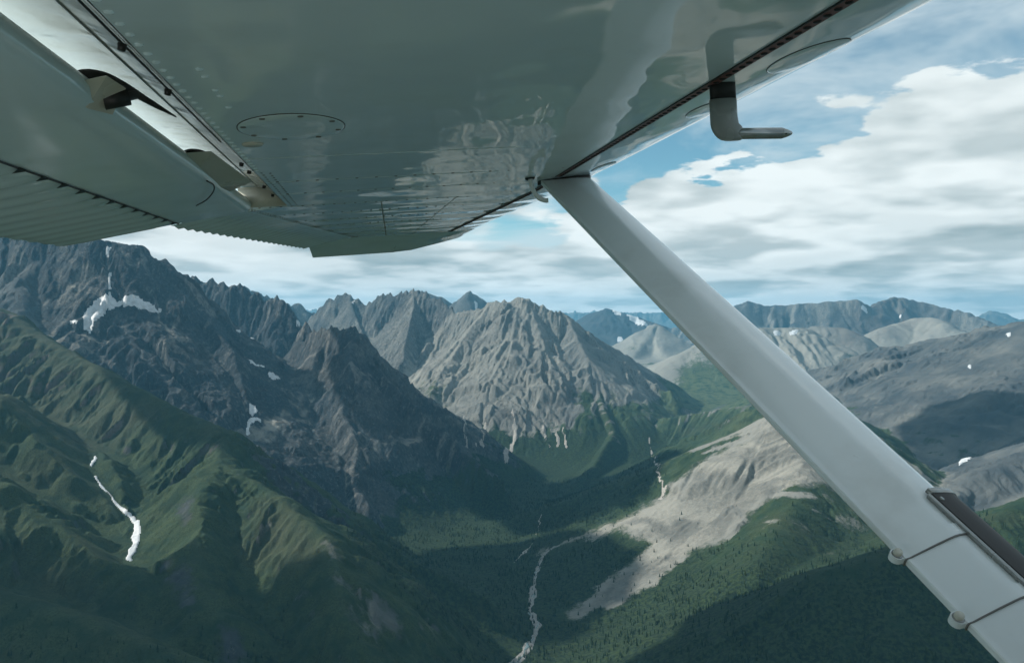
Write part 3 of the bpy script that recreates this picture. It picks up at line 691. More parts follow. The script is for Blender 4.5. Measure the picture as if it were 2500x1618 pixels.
def snow(label, poly, ya, yb):
    m = (inside(poly, PX, PY) if 'tongue' in label else inside(poly, SX, SY)) & (elev >= run - (.02 if 'tongue' in label else .0025)) & (VY > ya) & (VY < yb)
    q = m[:-1, :-1] & m[:-1, 1:] & m[1:, 1:] & m[1:, :-1]
    q = largest(q); m2 = np.zeros(m.shape, bool)
    for a in (0, 1):
        for b_ in (0, 1): m2[a:a + q.shape[0], b_:b_ + q.shape[1]] |= q
    return drape('snow_patch', m2, 2.5, M_SNOW, label, 'snow', 'old snow patches on the mountains')
for lab, poly, ya, yb in (
 ('broad two-winged snowfield on the bench of the great dome', [(203,808),(200,765),(228,733),(265,706),(288,732),(300,720),(330,714),(372,740),(400,755),(394,768),(350,760),(330,756),(300,752),(288,750),(255,772),(230,790),(224,817)], 3000, 4800),
 ('small snow patch left of the broad snowfield on the dome', [(158,780),(192,780),(194,797),(174,794)], 3000, 4800),
 ('thin snow strip in the gully just under the dome summit', [(258,598),(274,602),(268,632),(256,630)], 3000, 4900),
 ('thin snow strip lower in the gully under the dome summit', [(260,650),(274,658),(271,690),(275,712),(262,706),(262,680)], 3000, 4900),
 ('short level snow ledge on the face of the dome', [(228,686),(264,690),(264,698),(230,695)], 3000, 4900),
 ('bent snow strip in the gully beside the spike, lowest of the gully', [(598,1062),(600,1022),(612,1018),(642,1020),(640,1032),(614,1034),(611,1052),(624,1056),(618,1066)], 2600, 5400),
 ('short snow strip in the gully beside the spike, just above the bent one', [(607,980),(624,986),(629,1005),(618,1020),(605,1012)], 2600, 5400),
 ('slanting snow strip in the gully beside the spike, uppermost', [(604,874),(646,892),(654,902),(608,890)], 3000, 5800),
 ('slanting snow strip in the gully beside the spike, middle one', [(650,902),(666,908),(694,930),(670,930),(652,920)], 3000, 5800),
 ('leftmost snow speck below the serrated dark ridge', [(556,796),(592,806),(588,815),(560,806)], 4000, 5900),
 ('largest snow speck below the serrated dark ridge', [(604,818),(652,812),(642,830),(610,832)], 4000, 5900),
 ('snow saddle between the far blue peaks and the serrated ridge', [(714,780),(746,774),(742,795),(725,804)], 4800, 9800),
 ('snow ramp beside the first blue spire', [(766,804),(795,776),(802,785),(776,816)], 5200, 9800),
 ('white snow cap on a blue spire', [(846,740),(880,726),(896,720),(888,742),(862,750)], 6000, 8200),
 ('thin snow couloir on the triangular peak', [(1156,726),(1166,726),(1168,764),(1158,764)], 8000, 10500),
 ('snow cap at the top of the distant blue mountain', [(1490,752),(1515,756),(1526,778),(1498,772)], 10000, 13800),
 ('bright snowfield on the right shoulder of the distant blue mountain', [(1526,764),(1560,774),(1596,795),(1570,800),(1536,788)], 10000, 13800),
 ('snow patch low on the distant blue mountain', [(1504,816),(1520,814),(1522,836),(1505,838)], 9000, 13800),
 ('snow gully high on the distant right range', [(2086,738),(2112,743),(2126,765),(2136,774),(2110,772),(2094,757)], 8500, 11800),
 ('small snow patch under the striped summit of the right range', [(2184,764),(2208,762),(2208,780),(2194,780)], 8000, 11800),
 ('row of snow strips at the foot of the distant right range', [(1884,803),(1910,805),(1952,803),(1946,818),(1916,821),(1890,821)], 7500, 11800),
 ('thin snow streak low on the grey right slope', [(2416,1058),(2404,1086),(2384,1106),(2362,1126),(2338,1140),(2340,1126),(2363,1103),(2383,1083),(2402,1062)], 2200, 5400),
 ('tiny snow dot on the upper grey right slope', [(2361,887),(2375,889),(2373,902),(2361,900)], 3500, 5800),
 ('snow fleck near the top of the grey right slope', [(2454,812),(2472,809),(2468,823),(2456,822)], 3500, 5800)):
    snow(lab, poly, ya, yb)

# ------------------------------------------------------------------ river and streams
def pick(px, py, ya=0, yb=1e9):
    d = (PX - px) ** 2 + (PY - py) ** 2 + np.where(VIS_EX & (VY > ya) & (VY < yb), 0, 1e9)
    k = np.unravel_index(np.argmin(d), d.shape)
    return VX[k], VY[k], VZ[k]
def near_path(pts, width, wob, seed):
    xy = [pick(*p)[:2] for p in pts]
    xy = np.array(curve_pts_2(xy))
    x0, x1, y0, y1 = xy[:, 0].min() - 90, xy[:, 0].max() + 90, xy[:, 1].min() - 90, xy[:, 1].max() + 90
    bb = (VX > x0) & (VX < x1) & (VY > y0) & (VY < y1)
    k = np.nonzero(bb); qx = VX[k] + wob * perlin(VX[k] / 45 + seed, VY[k] / 45); qy = VY[k] + wob * perlin(VX[k] / 45, VY[k] / 45 + seed)
    best = np.full(qx.shape, 1e9)
    for a, b_ in zip(xy[:-1], xy[1:]):
        s_ = b_ - a; l2 = s_ @ s_ + 1e-6
        u = np.clip(((qx - a[0]) * s_[0] + (qy - a[1]) * s_[1]) / l2, 0, 1)
        best = np.minimum(best, np.hypot(qx - a[0] - u * s_[0], qy - a[1] - u * s_[1]))
    m = np.full(PX.shape, 1e9); m[k] = best
    return m / width
def curve_pts_2(pts, k=6):
    pts = [np.array(p, float) for p in pts]; ext = [2 * pts[0] - pts[1]] + pts + [2 * pts[-1] - pts[-2]]; out = []
    for i in range(1, len(ext) - 2):
        for q in np.linspace(0, 1, k, endpoint=False):
            a, b_, c, d = ext[i - 1:i + 3]
            out.append(.5 * (2 * b_ + (c - a) * q + (2 * a - 5 * b_ + 4 * c - d) * q * q + (3 * b_ - a - 3 * c + d) * q ** 3))
    return out + [pts[-1]]
dt = near_path([(230,1112),(226,1145),(250,1188),(288,1234),(326,1270),(334,1292),(324,1335),(317,1368)], 1.0, 7, 2.0)
drape('snow_patch', dt < 5.0 + 4.0 * smooth01(PY, 1190, 1290) + 3.0 * perlin(VX / 60, VY / 60), 2.5, M_SNOW, 'long white snow tongue winding down the green gully', 'snow', 'old snow patches on the mountains')
M_GRAVEL = mat_simple('river_gravel', (.20, .20, .19, 1), .9, 1.0, .12)
mw, t, b = new_mat('river_water')
b.inputs['Base Color'].default_value = (.10, .15, .15, 1); b.inputs['Roughness'].default_value = .12
RIV = [(1225,1640),(1308,1545),(1296,1490),(1302,1440),(1310,1400),(1322,1365),(1345,1338),(1385,1322)]
dr = near_path(RIV, 1.0, 8, 3.0)
drape('gravel_bed', dr < 13 + 8 * perlin(VX / 140, VY / 140), 1.2, M_GRAVEL, 'pale gravel bed of the river on the valley floor', kind='structure')
dr2 = near_path(RIV, 1.0, 15, 5.0)
drape('river', dr2 < 5.0, 2.2, mw, 'narrow grey river winding along the valley floor', kind='structure')
M_CHUTE = mat_simple('pale_debris', (.29, .275, .25, 1), .95, 1.0, .1)
def stream(label, pts, w, name='stream_bed', ya=0, yb=1e9):
    d_ = near_path([(x, y, ya, yb) for x, y in pts], 1.0, 14, 9.0)
    drape(name, (d_ < w * (1 + .8 * nz2)) & VIS, 1.2, M_CHUTE, label, kind='structure')
stream('pale thin stream joining from the centre valley', [(1258,1372),(1290,1335),(1312,1300),(1318,1255)], 6)
stream('pale stream winding through the gorge on the right', [(1585,1225),(1612,1215),(1625,1190),(1610,1165),(1590,1100),(1572,1050)], 7)
for k, pts in enumerate(([(1130,1000),(1135,1040),(1150,1070),(1163,1085)], [(1185,1030),(1180,1060),(1172,1078)], [(1252,1000),(1258,1060),(1250,1095),(1235,1120)], [(1322,1005),(1330,1060),(1344,1095)], [(1355,1030),(1360,1060),(1362,1090)], [(1372,1040),(1380,1065),(1382,1095)])):
    stream(('far left', 'short second', 'widest, fanned', 'longest middle', 'fifth', 'rightmost')[k] + ' pale debris chute at the foot of the centre mountain', pts, 10 if k != 2 else 16, 'debris_chute', 3600, 6200)
print('snow and rivers', time.time() - T0)

# ------------------------------------------------------------------ conifers
m_tree, t, b = new_mat('spruce')
oi = nd(t, 'ShaderNodeObjectInfo').outputs['Random']
setin(t, b.inputs['Base Color'], mixc(t, oi, (.008, .019, .012, 1), (.024, .042, .020, 1)))
b.inputs['Roughness'].default_value = .9
b.inputs['Specular IOR Level'].default_value = .1
def spruce(name, seed):
    rg = np.random.default_rng(seed); V = []; Fc = []
    for (z0, z1, r0) in ((.06, .48, .20), (.28, .72, .15), (.52, 1.0, .10)):
        k = len(V); n = 6
        for j in range(n):
            a = 2 * np.pi * (j + rg.random() * .5) / n; rr = r0 * (.75 + .5 * rg.random())
            V.append((rr * math.cos(a), rr * math.sin(a), z0 + .05 * rg.random()))
        V.append((rg.normal() * .01, rg.normal() * .01, z1))
        Fc += [(k + j, k + (j + 1) % n, k + n) for j in range(n)]
    k = len(V)
    for j in range(3): a = j * 2.1; V.append((.02 * math.cos(a), .02 * math.sin(a), -.08))
    V.append((0, 0, .3)); Fc += [(k, k + 1, k + 3), (k + 1, k + 2, k + 3), (k + 2, k, k + 3)]
    me = bpy.data.meshes.new(name); me.from_pydata(V, [], Fc); me.materials.append(m_tree)
    return me
tree_me = [spruce('spruce_tree', 70 + i) for i in range(3)]
# single spruces that can be told apart on the near slopes at the lower left
rg = np.random.default_rng(5)
cand = np.nonzero(VIS_EX & (PX > -5) & (PX < 460) & (PY > 1470 + .28 * PX) & (PY < 1640) & (VY < 1700) & (nz2 > -.15))
pickk = rg.choice(len(cand[0]), size=min(70, len(cand[0])), replace=False)
for k in pickk:
    i_, j_ = cand[0][k], cand[1][k]
    o = bpy.data.objects.new('spruce_tree', tree_me[k % 3]); COL.objects.link(o)
    h_ = rg.uniform(6, 12.5)
    o.location = (VX[i_, j_], VY[i_, j_], VZ[i_, j_] - .4); o.scale = (h_ * rg.uniform(.8, 1.2),) * 2 + (h_,); o.rotation_euler = (0, 0, rg.uniform(0, 6.28))
    o['label'] = 'small dark spruce standing on the near green slope, lower left'; o['category'] = 'tree'; o['group'] = 'spruces on the near slope'
# the forest: far too many to count
fd = forest * (.15 + 1.25 * smooth01(nz2 + .6 * nz, -.35, .4)) * (RR < 4300) * VIS
area = (RR ** 2) * R(82) / NA * np.gradient(np.log(rr_))[:, None]
lam = np.clip(fd * area * .0042, 0, 3)
cnt = rg.poisson(lam)
ii, jj = np.nonzero(cnt)
rep_ = cnt[ii, jj]; ii = np.repeat(ii, rep_); jj = np.repeat(jj, rep_)
ii = np.clip(ii, 0, NR - 2); jj = np.clip(jj, 0, NA - 2)
fu_, fv_ = rg.random(len(ii)), rg.random(len(ii))
def lerp2(A): return (A[ii, jj] * (1 - fu_) * (1 - fv_) + A[ii, jj + 1] * fu_ * (1 - fv_) + A[ii + 1, jj] * (1 - fu_) * fv_ + A[ii + 1, jj + 1] * fu_ * fv_)
tp = np.stack([lerp2(VX), lerp2(VY), lerp2(VZ) - .5], -1).astype(np.float32)
print('trees', len(tp))
fm_ = bpy.data.meshes.new('spruce_forest'); fm_.vertices.add(len(tp)); fm_.vertices.foreach_set('co', tp.ravel())
vattr(fm_, 'size', rg.uniform(6, 15, len(tp))); vattr(fm_, 'spin', rg.uniform(0, 6.28, len(tp)))
wood = bpy.data.objects.new('spruce_forest', fm_); COL.objects.link(wood)
wood['kind'] = 'stuff'; wood['label'] = 'dark spruce forest covering the valley floor and lower slopes'; wood['category'] = 'forest'
ng = bpy.data.node_groups.new('scatter_spruces', 'GeometryNodeTree')
ng.interface.new_socket('Geometry', in_out='INPUT', socket_type='NodeSocketGeometry'); ng.interface.new_socket('Geometry', in_out='OUTPUT', socket_type='NodeSocketGeometry')
gi = ng.nodes.new('NodeGroupInput'); go = ng.nodes.new('NodeGroupOutput')
ip = ng.nodes.new('GeometryNodeInstanceOnPoints'); mp = ng.nodes.new('GeometryNodeMeshToPoints')
sz = ng.nodes.new('GeometryNodeInputNamedAttribute'); sz.data_type = 'FLOAT'; sz.inputs['Name'].default_value = 'size'
sn = ng.nodes.new('GeometryNodeInputNamedAttribute'); sn.data_type = 'FLOAT'; sn.inputs['Name'].default_value = 'spin'
cx_ = ng.nodes.new('ShaderNodeCombineXYZ')
ng.links.new(gi.outputs[0], mp.inputs['Mesh']); ng.links.new(mp.outputs[0], ip.inputs['Points'])
seedtree = bpy.data.objects.new('spruce_tree', tree_me[0])
tm = ng.nodes.new('GeometryNodeObjectInfo')
COL.objects.link(seedtree)
k0 = pickk[0]; seedtree.location = (VX[cand[0][k0], cand[1][k0]] + 6, VY[cand[0][k0], cand[1][k0]] + 4, VZ[cand[0][k0], cand[1][k0]] - .6)
seedtree.scale = (9, 9, 9)
for k, v in (('label', 'small dark spruce standing on the near green slope, lower left'), ('category', 'tree'), ('group', 'spruces on the near slope')): seedtree[k] = v
tm.inputs['Object'].default_value = seedtree; tm.transform_space = 'ORIGINAL'
ng.links.new(tm.outputs['Geometry'], ip.inputs['Instance'])
ng.links.new(sn.outputs[0], cx_.inputs[2]); ng.links.new(cx_.outputs[0], ip.inputs['Rotation']); ng.links.new(sz.outputs[0], ip.inputs['Scale'])
ng.links.new(ip.outputs[0], go.inputs[0])
md = wood.modifiers.new('scatter', 'NODES'); md.node_group = ng
print('forest', time.time() - T0)

# ------------------------------------------------------------------ clouds out of view, added overhead to shade the ground
mc, t, b = new_mat('cloud_white')
b.inputs['Base Color'].default_value = (.85, .87, .88, 1); b.inputs['Roughness'].default_value = 1.0; b.inputs['Specular IOR Level'].default_value = 0.0
b.inputs['Subsurface Weight'].default_value = 0.0
def cloud(cx_, cy_, cz_, rx, ry, rz, seed):
    n, m = 120, 60
    th_ = np.linspace(0, 2 * np.pi, n, endpoint=False); ph = np.linspace(.02, np.pi - .02, m)
    TH, PH = np.meshgrid(th_, ph)
    ux, uy, uz = np.sin(PH) * np.cos(TH), np.sin(PH) * np.sin(TH), np.cos(PH)
    d_ = 1 + .42 * fbm(ux * 3 + 40 + seed, uy * 3 + uz * 2, 2.2, 4, .5, seed=seed) + .16 * (1 - np.abs(perlin(ux * 5 + seed, uy * 5 + uz * 4)) * 2)
    X_, Y_, Z_ = cx_ + rx * d_ * ux, cy_ + ry * d_ * uy, cz_ + rz * d_ * np.where(uz < 0, .35 * uz, uz)
    k = np.arange(n * m).reshape(m, n); kk = np.concatenate([k, k[:, :1]], 1)
    q = np.stack([kk[:-1, :-1], kk[1:, :-1], kk[1:, 1:], kk[:-1, 1:]], -1).reshape(-1, 4)
    me = mesh_from('cloud', np.stack([X_, Y_, Z_], -1).reshape(-1, 3), q); me.materials.append(mc)
    o = bpy.data.objects.new('cloud', me); COL.objects.link(o)
    o['kind'] = 'stuff'; o['label'] = 'white cumulus cloud out of view, added overhead to shade the ground'; o['category'] = 'cloud'; o['group'] = 'clouds overhead'
def over(gx, gy, gz, cz):                # where a cloud at height cz must hang to shade the ground point
    k = (cz - gz) / SUN.z
    return gx + SUN.x * k, gy + SUN.y * k
for (gx, gy, gz, rx, ry, sd) in ((-620, 1400, -560, 640, 380, 4), (650, 1560, -790, 600, 420, 1), (380, 3650, -850, 500, 560, 2), (-170, 2700, -850, 290, 400, 7), (2050, 3500, -500, 330, 360, 6)):
    x_, y_ = over(gx, gy, gz, 1500)
    cloud(x_, y_, 1500, rx, ry, 320, sd)

# ------------------------------------------------------------------ the aircraft
# wing axes: u forward along the chord, v outboard along the span, w up; origin where the strut meets the wing
AS = np.array([-0.17550012, 0.98398007, 0.03135169]); AC = np.array([0.9816312, 0.17248294, 0.08154639]); AN = np.cross(AC, AS)
AO = np.array([0.16666667, 2.40835186, 0.41597405])
airplane = bpy.data.objects.new('airplane', None)
COL.objects.link(airplane)
airplane.empty_display_size = .3
airplane.matrix_world = Matrix([[AC[i], AS[i], AN[i], AO[i]] for i in range(3)] + [[0, 0, 0, 1]])
airplane['label'] = 'high-winged light airplane, white glossy wing, strut and lowered flap filling the upper frame'
airplane['category'] = 'airplane'

def paint(name, col, rough=.08, coat=0.0, wave=0.0, metal=0.0, grime=0.0, wscale=1.0, ripple=0.0):
    m, t, b = new_mat(name)
    oc = nd(t, 'ShaderNodeTexCoord').outputs['Object']
    base = col
    if grime:
        g = noise(t, oc, 4.0, 5, .65)
        sp = noise(t, oc, 42.0, 4, .6)
        f = mth(t, 'ADD', mth(t, 'MULTIPLY', sstep(t, g, .50, .78), grime), mth(t, 'MULTIPLY', sstep(t, sp, .70, .76), grime * 1.4), clamp=True)
        base = mixc(t, f, col, (col[0] * .42, col[1] * .39, col[2] * .33, 1))
    setin(t, b.inputs['Base Color'], base)
    if grime:
        rv = noise(t, oc, 2.2, 5, .6)
        setin(t, b.inputs['Roughness'], mth(t, 'ADD', mth(t, 'MULTIPLY', sstep(t, rv, .35, .75), rough * .9), rough * .55))
    else:
        b.inputs['Roughness'].default_value = rough
    b.inputs['Metallic'].default_value = metal
    b.inputs['Coat Weight'].default_value = coat
    b.inputs['Coat Roughness'].default_value = .03
    if wave:
        n1 = noise(t, vmth(t, 'MULTIPLY', oc, (1.3, 1.0, 1.0)), 3.2 * wscale, 2, .4)
        n2 = noise(t, oc, 9.0 * wscale, 1, .5)
        bp = nd(t, 'ShaderNodeBump'); bp.inputs['Strength'].default_value = 1.0; bp.inputs['Distance'].default_value = wave
        hh = mth(t, 'ADD', n1, mth(t, 'MULTIPLY', n2, .03))
        if ripple:
            sp_ = nd(t, 'ShaderNodeSeparateXYZ'); t.links.new(oc, sp_.inputs[0])
            rp = mth(t, 'MULTIPLY', mth(t, 'SINE', mth(t, 'MULTIPLY', sp_.outputs[1], 23.5)), mth(t, 'MULTIPLY', sstep(t, sp_.outputs[1], -.2, .6), ripple))
            hh = mth(t, 'ADD', hh, rp)
        t.links.new(hh, bp.inputs['Height'])
        t.links.new(bp.outputs[0], b.inputs['Normal'])
        if coat: t.links.new(bp.outputs[0], b.inputs['Coat Normal'])
    return m
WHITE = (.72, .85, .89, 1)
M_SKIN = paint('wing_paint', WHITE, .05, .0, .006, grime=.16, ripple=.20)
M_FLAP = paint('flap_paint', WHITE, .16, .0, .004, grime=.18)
M_STRUT = paint('strut_paint', (.78, .82, .83, 1), .14, .0, .0012, grime=.24, wscale=3)
M_COVE = paint('cove_metal', (.52, .53, .50, 1), .22, .0, .006, metal=.2, grime=.3, wscale=4)
M_DARK = paint('dark_steel', (.018, .018, .018, 1), .45)
M_SEAL = paint('seam_sealant', (.16, .06, .052, 1), .5)
M_RIV = paint('rivet_head', (.16, .16, .15, 1), .45)
M_GREY = paint('grey_metal', (.36, .37, .36, 1), .30, metal=.6, grime=.2, wscale=6)
M_PITOT = paint('pitot_grey', (.30, .32, .31, 1), .38, grime=.3)
M_RUB = paint('black_rubber', (.010, .011, .011, 1), .55, grime=.0)
M_BRK = paint('bracket_paint', (.60, .58, .50, 1), .35, grime=.3)
M_RED = paint('red_stripe', (.16, .03, .03, 1), .25)

def part(name, verts, faces, mat, parent, smooth=True, label=None, auto=None):
    me = bpy.data.meshes.new(name)
    me.from_pydata([tuple(map(float, v)) for v in verts], [], [tuple(f) for f in faces])
    me.validate()
    import bmesh
    bm = bmesh.new(); bm.from_mesh(me)
    bmesh.ops.remove_doubles(bm, verts=bm.verts, dist=1e-6)
    bmesh.ops.recalc_face_normals(bm, faces=bm.faces)
    if auto:
        for e in bm.edges:
            if len(e.link_faces) == 2 and e.calc_face_angle(0) > R(auto): e.smooth = False
    bm.to_mesh(me); bm.free()
    for p in me.polygons: p.use_smooth = smooth
    me.materials.append(mat)
    o = bpy.data.objects.new(name, me); COL.objects.link(o)
    o.parent = parent
    if label: o['label'] = label
    return o
def loft(secs, caps=True, closed=True):
    """rings of equal length -> verts, faces"""
    k = len(secs[0]); V = [p for s in secs for p in s]; Fc = []
    for i in range(len(secs) - 1):
        for j in range(k if closed else k - 1):
            a = i * k + j; b_ = i * k + (j + 1) % k
            Fc.append((a, b_, b_ + k, a + k))
    if caps and closed:
        Fc.append(tuple(range(k))[::-1]); Fc.append(tuple((len(secs) - 1) * k + j for j in range(k)))
    return V, Fc
def tube(path, rad, n=16, flat=1.0):
    path = [np.array(p, float) for p in path]
    if np.isscalar(rad): rad = [rad] * len(path)
    secs = []; up = None
    for i, p in enumerate(path):
        d = path[min(i + 1, len(path) - 1)] - path[max(i - 1, 0)]; d = d / np.linalg.norm(d)
        if up is None:
            up = np.cross(d, (0, 1, 0)) if abs(d[1]) < .9 else np.cross(d, (1, 0, 0))
        up = up - d * (up @ d); up = up / np.linalg.norm(up); sd = np.cross(d, up)
        secs.append([p + rad[i] * (math.cos(a) * up + flat * math.sin(a) * sd) for a in np.linspace(0, 2 * np.pi, n, endpoint=False)])
    return loft(secs)
def prism(poly_uv, w0, w1, bev=0):
    n = len(poly_uv)
    V = [(u, v, w0) for u, v in poly_uv] + [(u, v, w1) for u, v in poly_uv]
    return V, [tuple(range(n))[::-1], tuple(range(n, 2 * n))] + [(i, (i + 1) % n, n + (i + 1) % n, n + i) for i in range(n)]
def curve_pts(pts, k):
    """smooth polyline through points (Catmull-Rom)"""
    pts = [np.array(p, float) for p in pts]; ext = [2 * pts[0] - pts[1]] + pts + [2 * pts[-1] - pts[-2]]; out = []
    for i in range(1, len(ext) - 2):
        for q in np.linspace(0, 1, k, endpoint=False):
            a, b_, c, d = ext[i - 1:i + 3]
            out.append(.5 * (2 * b_ + (c - a) * q + (2 * a - 5 * b_ + 4 * c - d) * q * q + (3 * b_ - a - 3 * c + d) * q ** 3))
    return out + [pts[-1]]

# --- wing: one closed section carried along the span, tapering outboard
V_IN, V_BAY, V_TIP = -2.10, .335, 2.05
def le_shift(v): return -.0635 * max(v - .30, 0)
def cove_u(v): return -.851 if v <= V_BAY else -1.005 + .186 * (v - .346)
NOSE = [(-.30, .0), (-.16, -.0015), (-.06, -.001), (.0, .0), (.045, .003), (.085, .008), (.115, .0175), (.14, .033), (.158, .053), (.166, .078), (.160, .102), (.135, .128), (.08, .152), (.0, .168), (-.12, .176), (-.32, .170), (-.55, .142)]
def w_section(v):
    sh = le_shift(v); cu = cove_u(v); k = 1.0 - .13 * max(v - .3, 0) / 1.75
    inner = [(cu, .0), (-.62, .0), (-.46, .0)]
    lo = [(cu + (-.30 + sh - cu) * f, 0.0) for f in (0, .35, .7)]
    body = [(u + sh, w * k) for u, w in NOSE]
    if v <= V_BAY:
        back = [(-.80, .112), (-.955, .088), (-1.02, .077), (-1.02, .073), (-.955, .071), (-.90, .054), (-.868, .022)]
    else:
        back = [(cu + .12, .085), (cu + .03, .060), (cu + .004, .056), (cu + .002, .052), (cu + .004, .04), (cu + .006, .025), (cu + .002, .01)]
    return [(u, v, w) for u, w in lo + body + back]
wing_empty = None
vs = list(np.linspace(V_IN, V_BAY - .001, 26)) + list(np.linspace(V_BAY, V_TIP, 18))
Vv, Ff = loft([w_section(v) for v in vs])
wing = part('wing', Vv, Ff, M_SKIN, airplane, label='glossy white underside of the wing', auto=40)
# bright metal of the flap bay, lining the cove
cov = [[(u, v, w) for u, w in ((-1.019, .0715), (-.955, .0690), (-.902, .052), (-.871, .021), (-.8535, .0012))] for v in np.linspace(V_IN, V_BAY - .003, 30)]
Vv, Ff = loft(cov, closed=False)
part('flap_bay_lining', Vv, Ff, M_COVE, wing, label='bright bare lining of the open flap bay')
part('bay_end_rib', *prism([(-.853, V_BAY - .012), (-1.0, V_BAY - .012), (-1.0, V_BAY - .002), (-.853, V_BAY - .002)], .001, .066), M_BRK, wing)
# stiffener lips inside the bay: long thin dark edges
for (u, w, a, b_) in ((-.888, .034, -2.1, -.62), (-.935, .062, -2.1, .28)):
    part('bay_edge', *tube([(u, v, w) for v in np.linspace(a, b_, 14)], .0016, 8), M_GREY if u < -.93 else M_DARK, wing)
for v in (-1.50, -1.32, -1.10, -.42, -.30, -.02, .18):
    part('bay_screw', *tube([(-.878, v, .022), (-.880, v, .014)], [.0055, .0045], 14), M_DARK, wing)

# --- drooped tip
def tip_section(v, q):
    sh = le_shift(v); k = (1 - .13) * (1 - .55 * q ** 2)
    dr = .075 * q ** 1.2
    le = -.06 * q * q
    lo = [(-.925, .004 - dr * 1.05), (-.80, .0 - dr), (-.60, 0 - dr), (-.45, 0 - dr)]
    body = [(u + sh + le * (1 if u > -.1 else max(0, (u + .55) / .45)), w * k - dr * (1 if u < -.2 else max(.35, 1 - (u + .2) * 2.2))) for u, w in NOSE]
    back = [(-.80, .085 * k - dr * .6), (-.90, .045 * k - dr * .9)]
    return [(u, v, w) for u, w in lo + body + back]
tip = part('wing_tip', *loft([tip_section(v, q) for v, q in ((2.054, 0), (2.12, .16), (2.2, .36), (2.3, .6), (2.38, .8), (2.44, .95), (2.47, 1.0))]), M_SKIN, airplane, label='drooped white wing tip with a dark red stripe', auto=50)
part('red_stripe', *loft([[(-.92 + .62 * f, 2.4455 + .004 * (k > 1), -.060 + .004 * f + (.014 if k in (1, 2) else 0)) for k in range(4)] for f in np.linspace(0, 1, 12)]), M_RED, tip)

# --- flap, slid back and lowered; beaded skin on its rear half
FV0, FV1 = -2.09, V_BAY - .006
BEADS = np.arange(-2.03, .33, .1)
def flap_low(u):
    return np.interp(u, [-1.53, -1.19, -1.02, -.985, -.968, -.962], [-.085, -.036, -.017, -.011, -.003, .010])
def bead(v, u, u_start, u_end, amp, width=.030):
    d = np.min(np.abs(BEADS - v))
    r = np.clip((u_start - u) / .05, 0, 1) * np.clip((u - u_end) / .02, .35, 1)
    return amp * max(0, 1 - d / width) * r
fu = [-1.53, -1.515, -1.48, -1.42, -1.36, -1.30, -1.25, -1.215, -1.20, -1.185, -1.10, -1.02, -.985, -.968, -.962]
fvs = sorted(set([FV0, FV1] + [round(b_ + o, 4) for b_ in BEADS for o in (-.031, -.016, 0, .016, .031) if FV0 < b_ + o < FV1]))
up_prof = [(-.966, .024), (-.985, .040), (-1.03, .049), (-1.12, .045), (-1.30, .004), (-1.528, -.079)]
secs = []
for v in fvs:
    secs.append([(u, v, flap_low(u) - bead(v, u, -1.195, -1.53, .0085)) for u in fu] + [(u, v, w) for u, w in up_prof])
flap = part('flap', *loft(secs), M_FLAP, airplane, label='lowered white flap with a beaded trailing edge', auto=50)
part('flap_end_plate', *prism([(0, 0), (1, 0), (1, 1), (0, 1)], 0, 1), M_FLAP, flap) if False else None
# seam where the beaded skin starts, with its dark dimples
part('skin_seam', *tube([(-1.19, v, -.0375) for v in np.linspace(FV0, FV1, 40)], .0022, 6), M_DARK, flap)
for b_ in BEADS:
    if -1.0 < b_ < .3:
        part('bead_dimple', [(-1.186, b_ - .018, -.0392), (-1.186, b_ + .018, -.0392), (-1.206, b_, -.0452), (-1.19, b_, -.034)], [(0, 1, 2), (0, 3, 1), (1, 3, 2), (2, 3, 0)], M_DARK, flap, smooth=False)
# --- flap tracks, brackets and rollers in the bay
def track(v0, sgn, du):
    pts = curve_pts([(-.992 + du, v0 - .065, .034), (-.962 + du, v0 - .02, .040), (-.945 + du, v0 + .03, .036), (-.930 + du, v0 + .09, .030), (-.908 + du, v0 + .17, .022)], 5)
    rad = np.interp(np.linspace(0, 1, len(pts)), [0, .12, .5, .8, 1], [.002, .009, .009, .006, .0015])
    return part('flap_track', *tube(pts, rad, 12, .45), M_DARK, flap, label='dark curved flap track blade in the open bay')
tr = track(-1.09, 1, 0)
part('roller', *tube([(-.962, -1.125, .004), (-.930, -1.115, .012)], [.014, .014], 20), M_DARK, tr)
part('roller_arm', *tube(curve_pts([(-.955, -1.12, .006), (-.940, -1.07, .022), (-.938, -1.03, .034)], 4), .007, 10, .6), M_DARK, tr)
part('track_bracket', [(-.985, -1.19, .012), (-.935, -1.19, .020), (-.928, -1.13, .018), (-.962, -1.085, -.008), (-.980, -1.14, -.010), (-.95, -1.14, .034)], [(0, 1, 2, 3, 4), (0, 5, 1), (1, 5, 2), (2, 5, 3), (3, 5, 4), (4, 5, 0)], M_BRK, flap, smooth=False)
tr2 = track(-.45, 1, .002)
part('track_bracket', [(-.985, -.60, .018), (-.918, -.565, .026), (-.906, -.30, .022), (-.895, -.13, .018), (-1.005, -.03, -.004), (-.99, -.20, -.006), (-.984, -.40, .0), (-.95, -.33, .048)],
     [(0, 1, 2, 7), (2, 3, 7), (3, 4, 5, 7), (5, 6, 7), (6, 0, 7), (0, 6, 5, 4, 3, 2, 1)], M_BRK, flap, smooth=False, label='pale outboard flap bracket')
part('edge_rod', *tube(curve_pts([(-.962, -.40, -.012), (-.958, -.34, -.014), (-.972, -.27, -.020), (-1.01, -.16, -.026), (-1.06, -.04, -.026)], 5), [.0018] * 21, 8), M_DARK, flap)

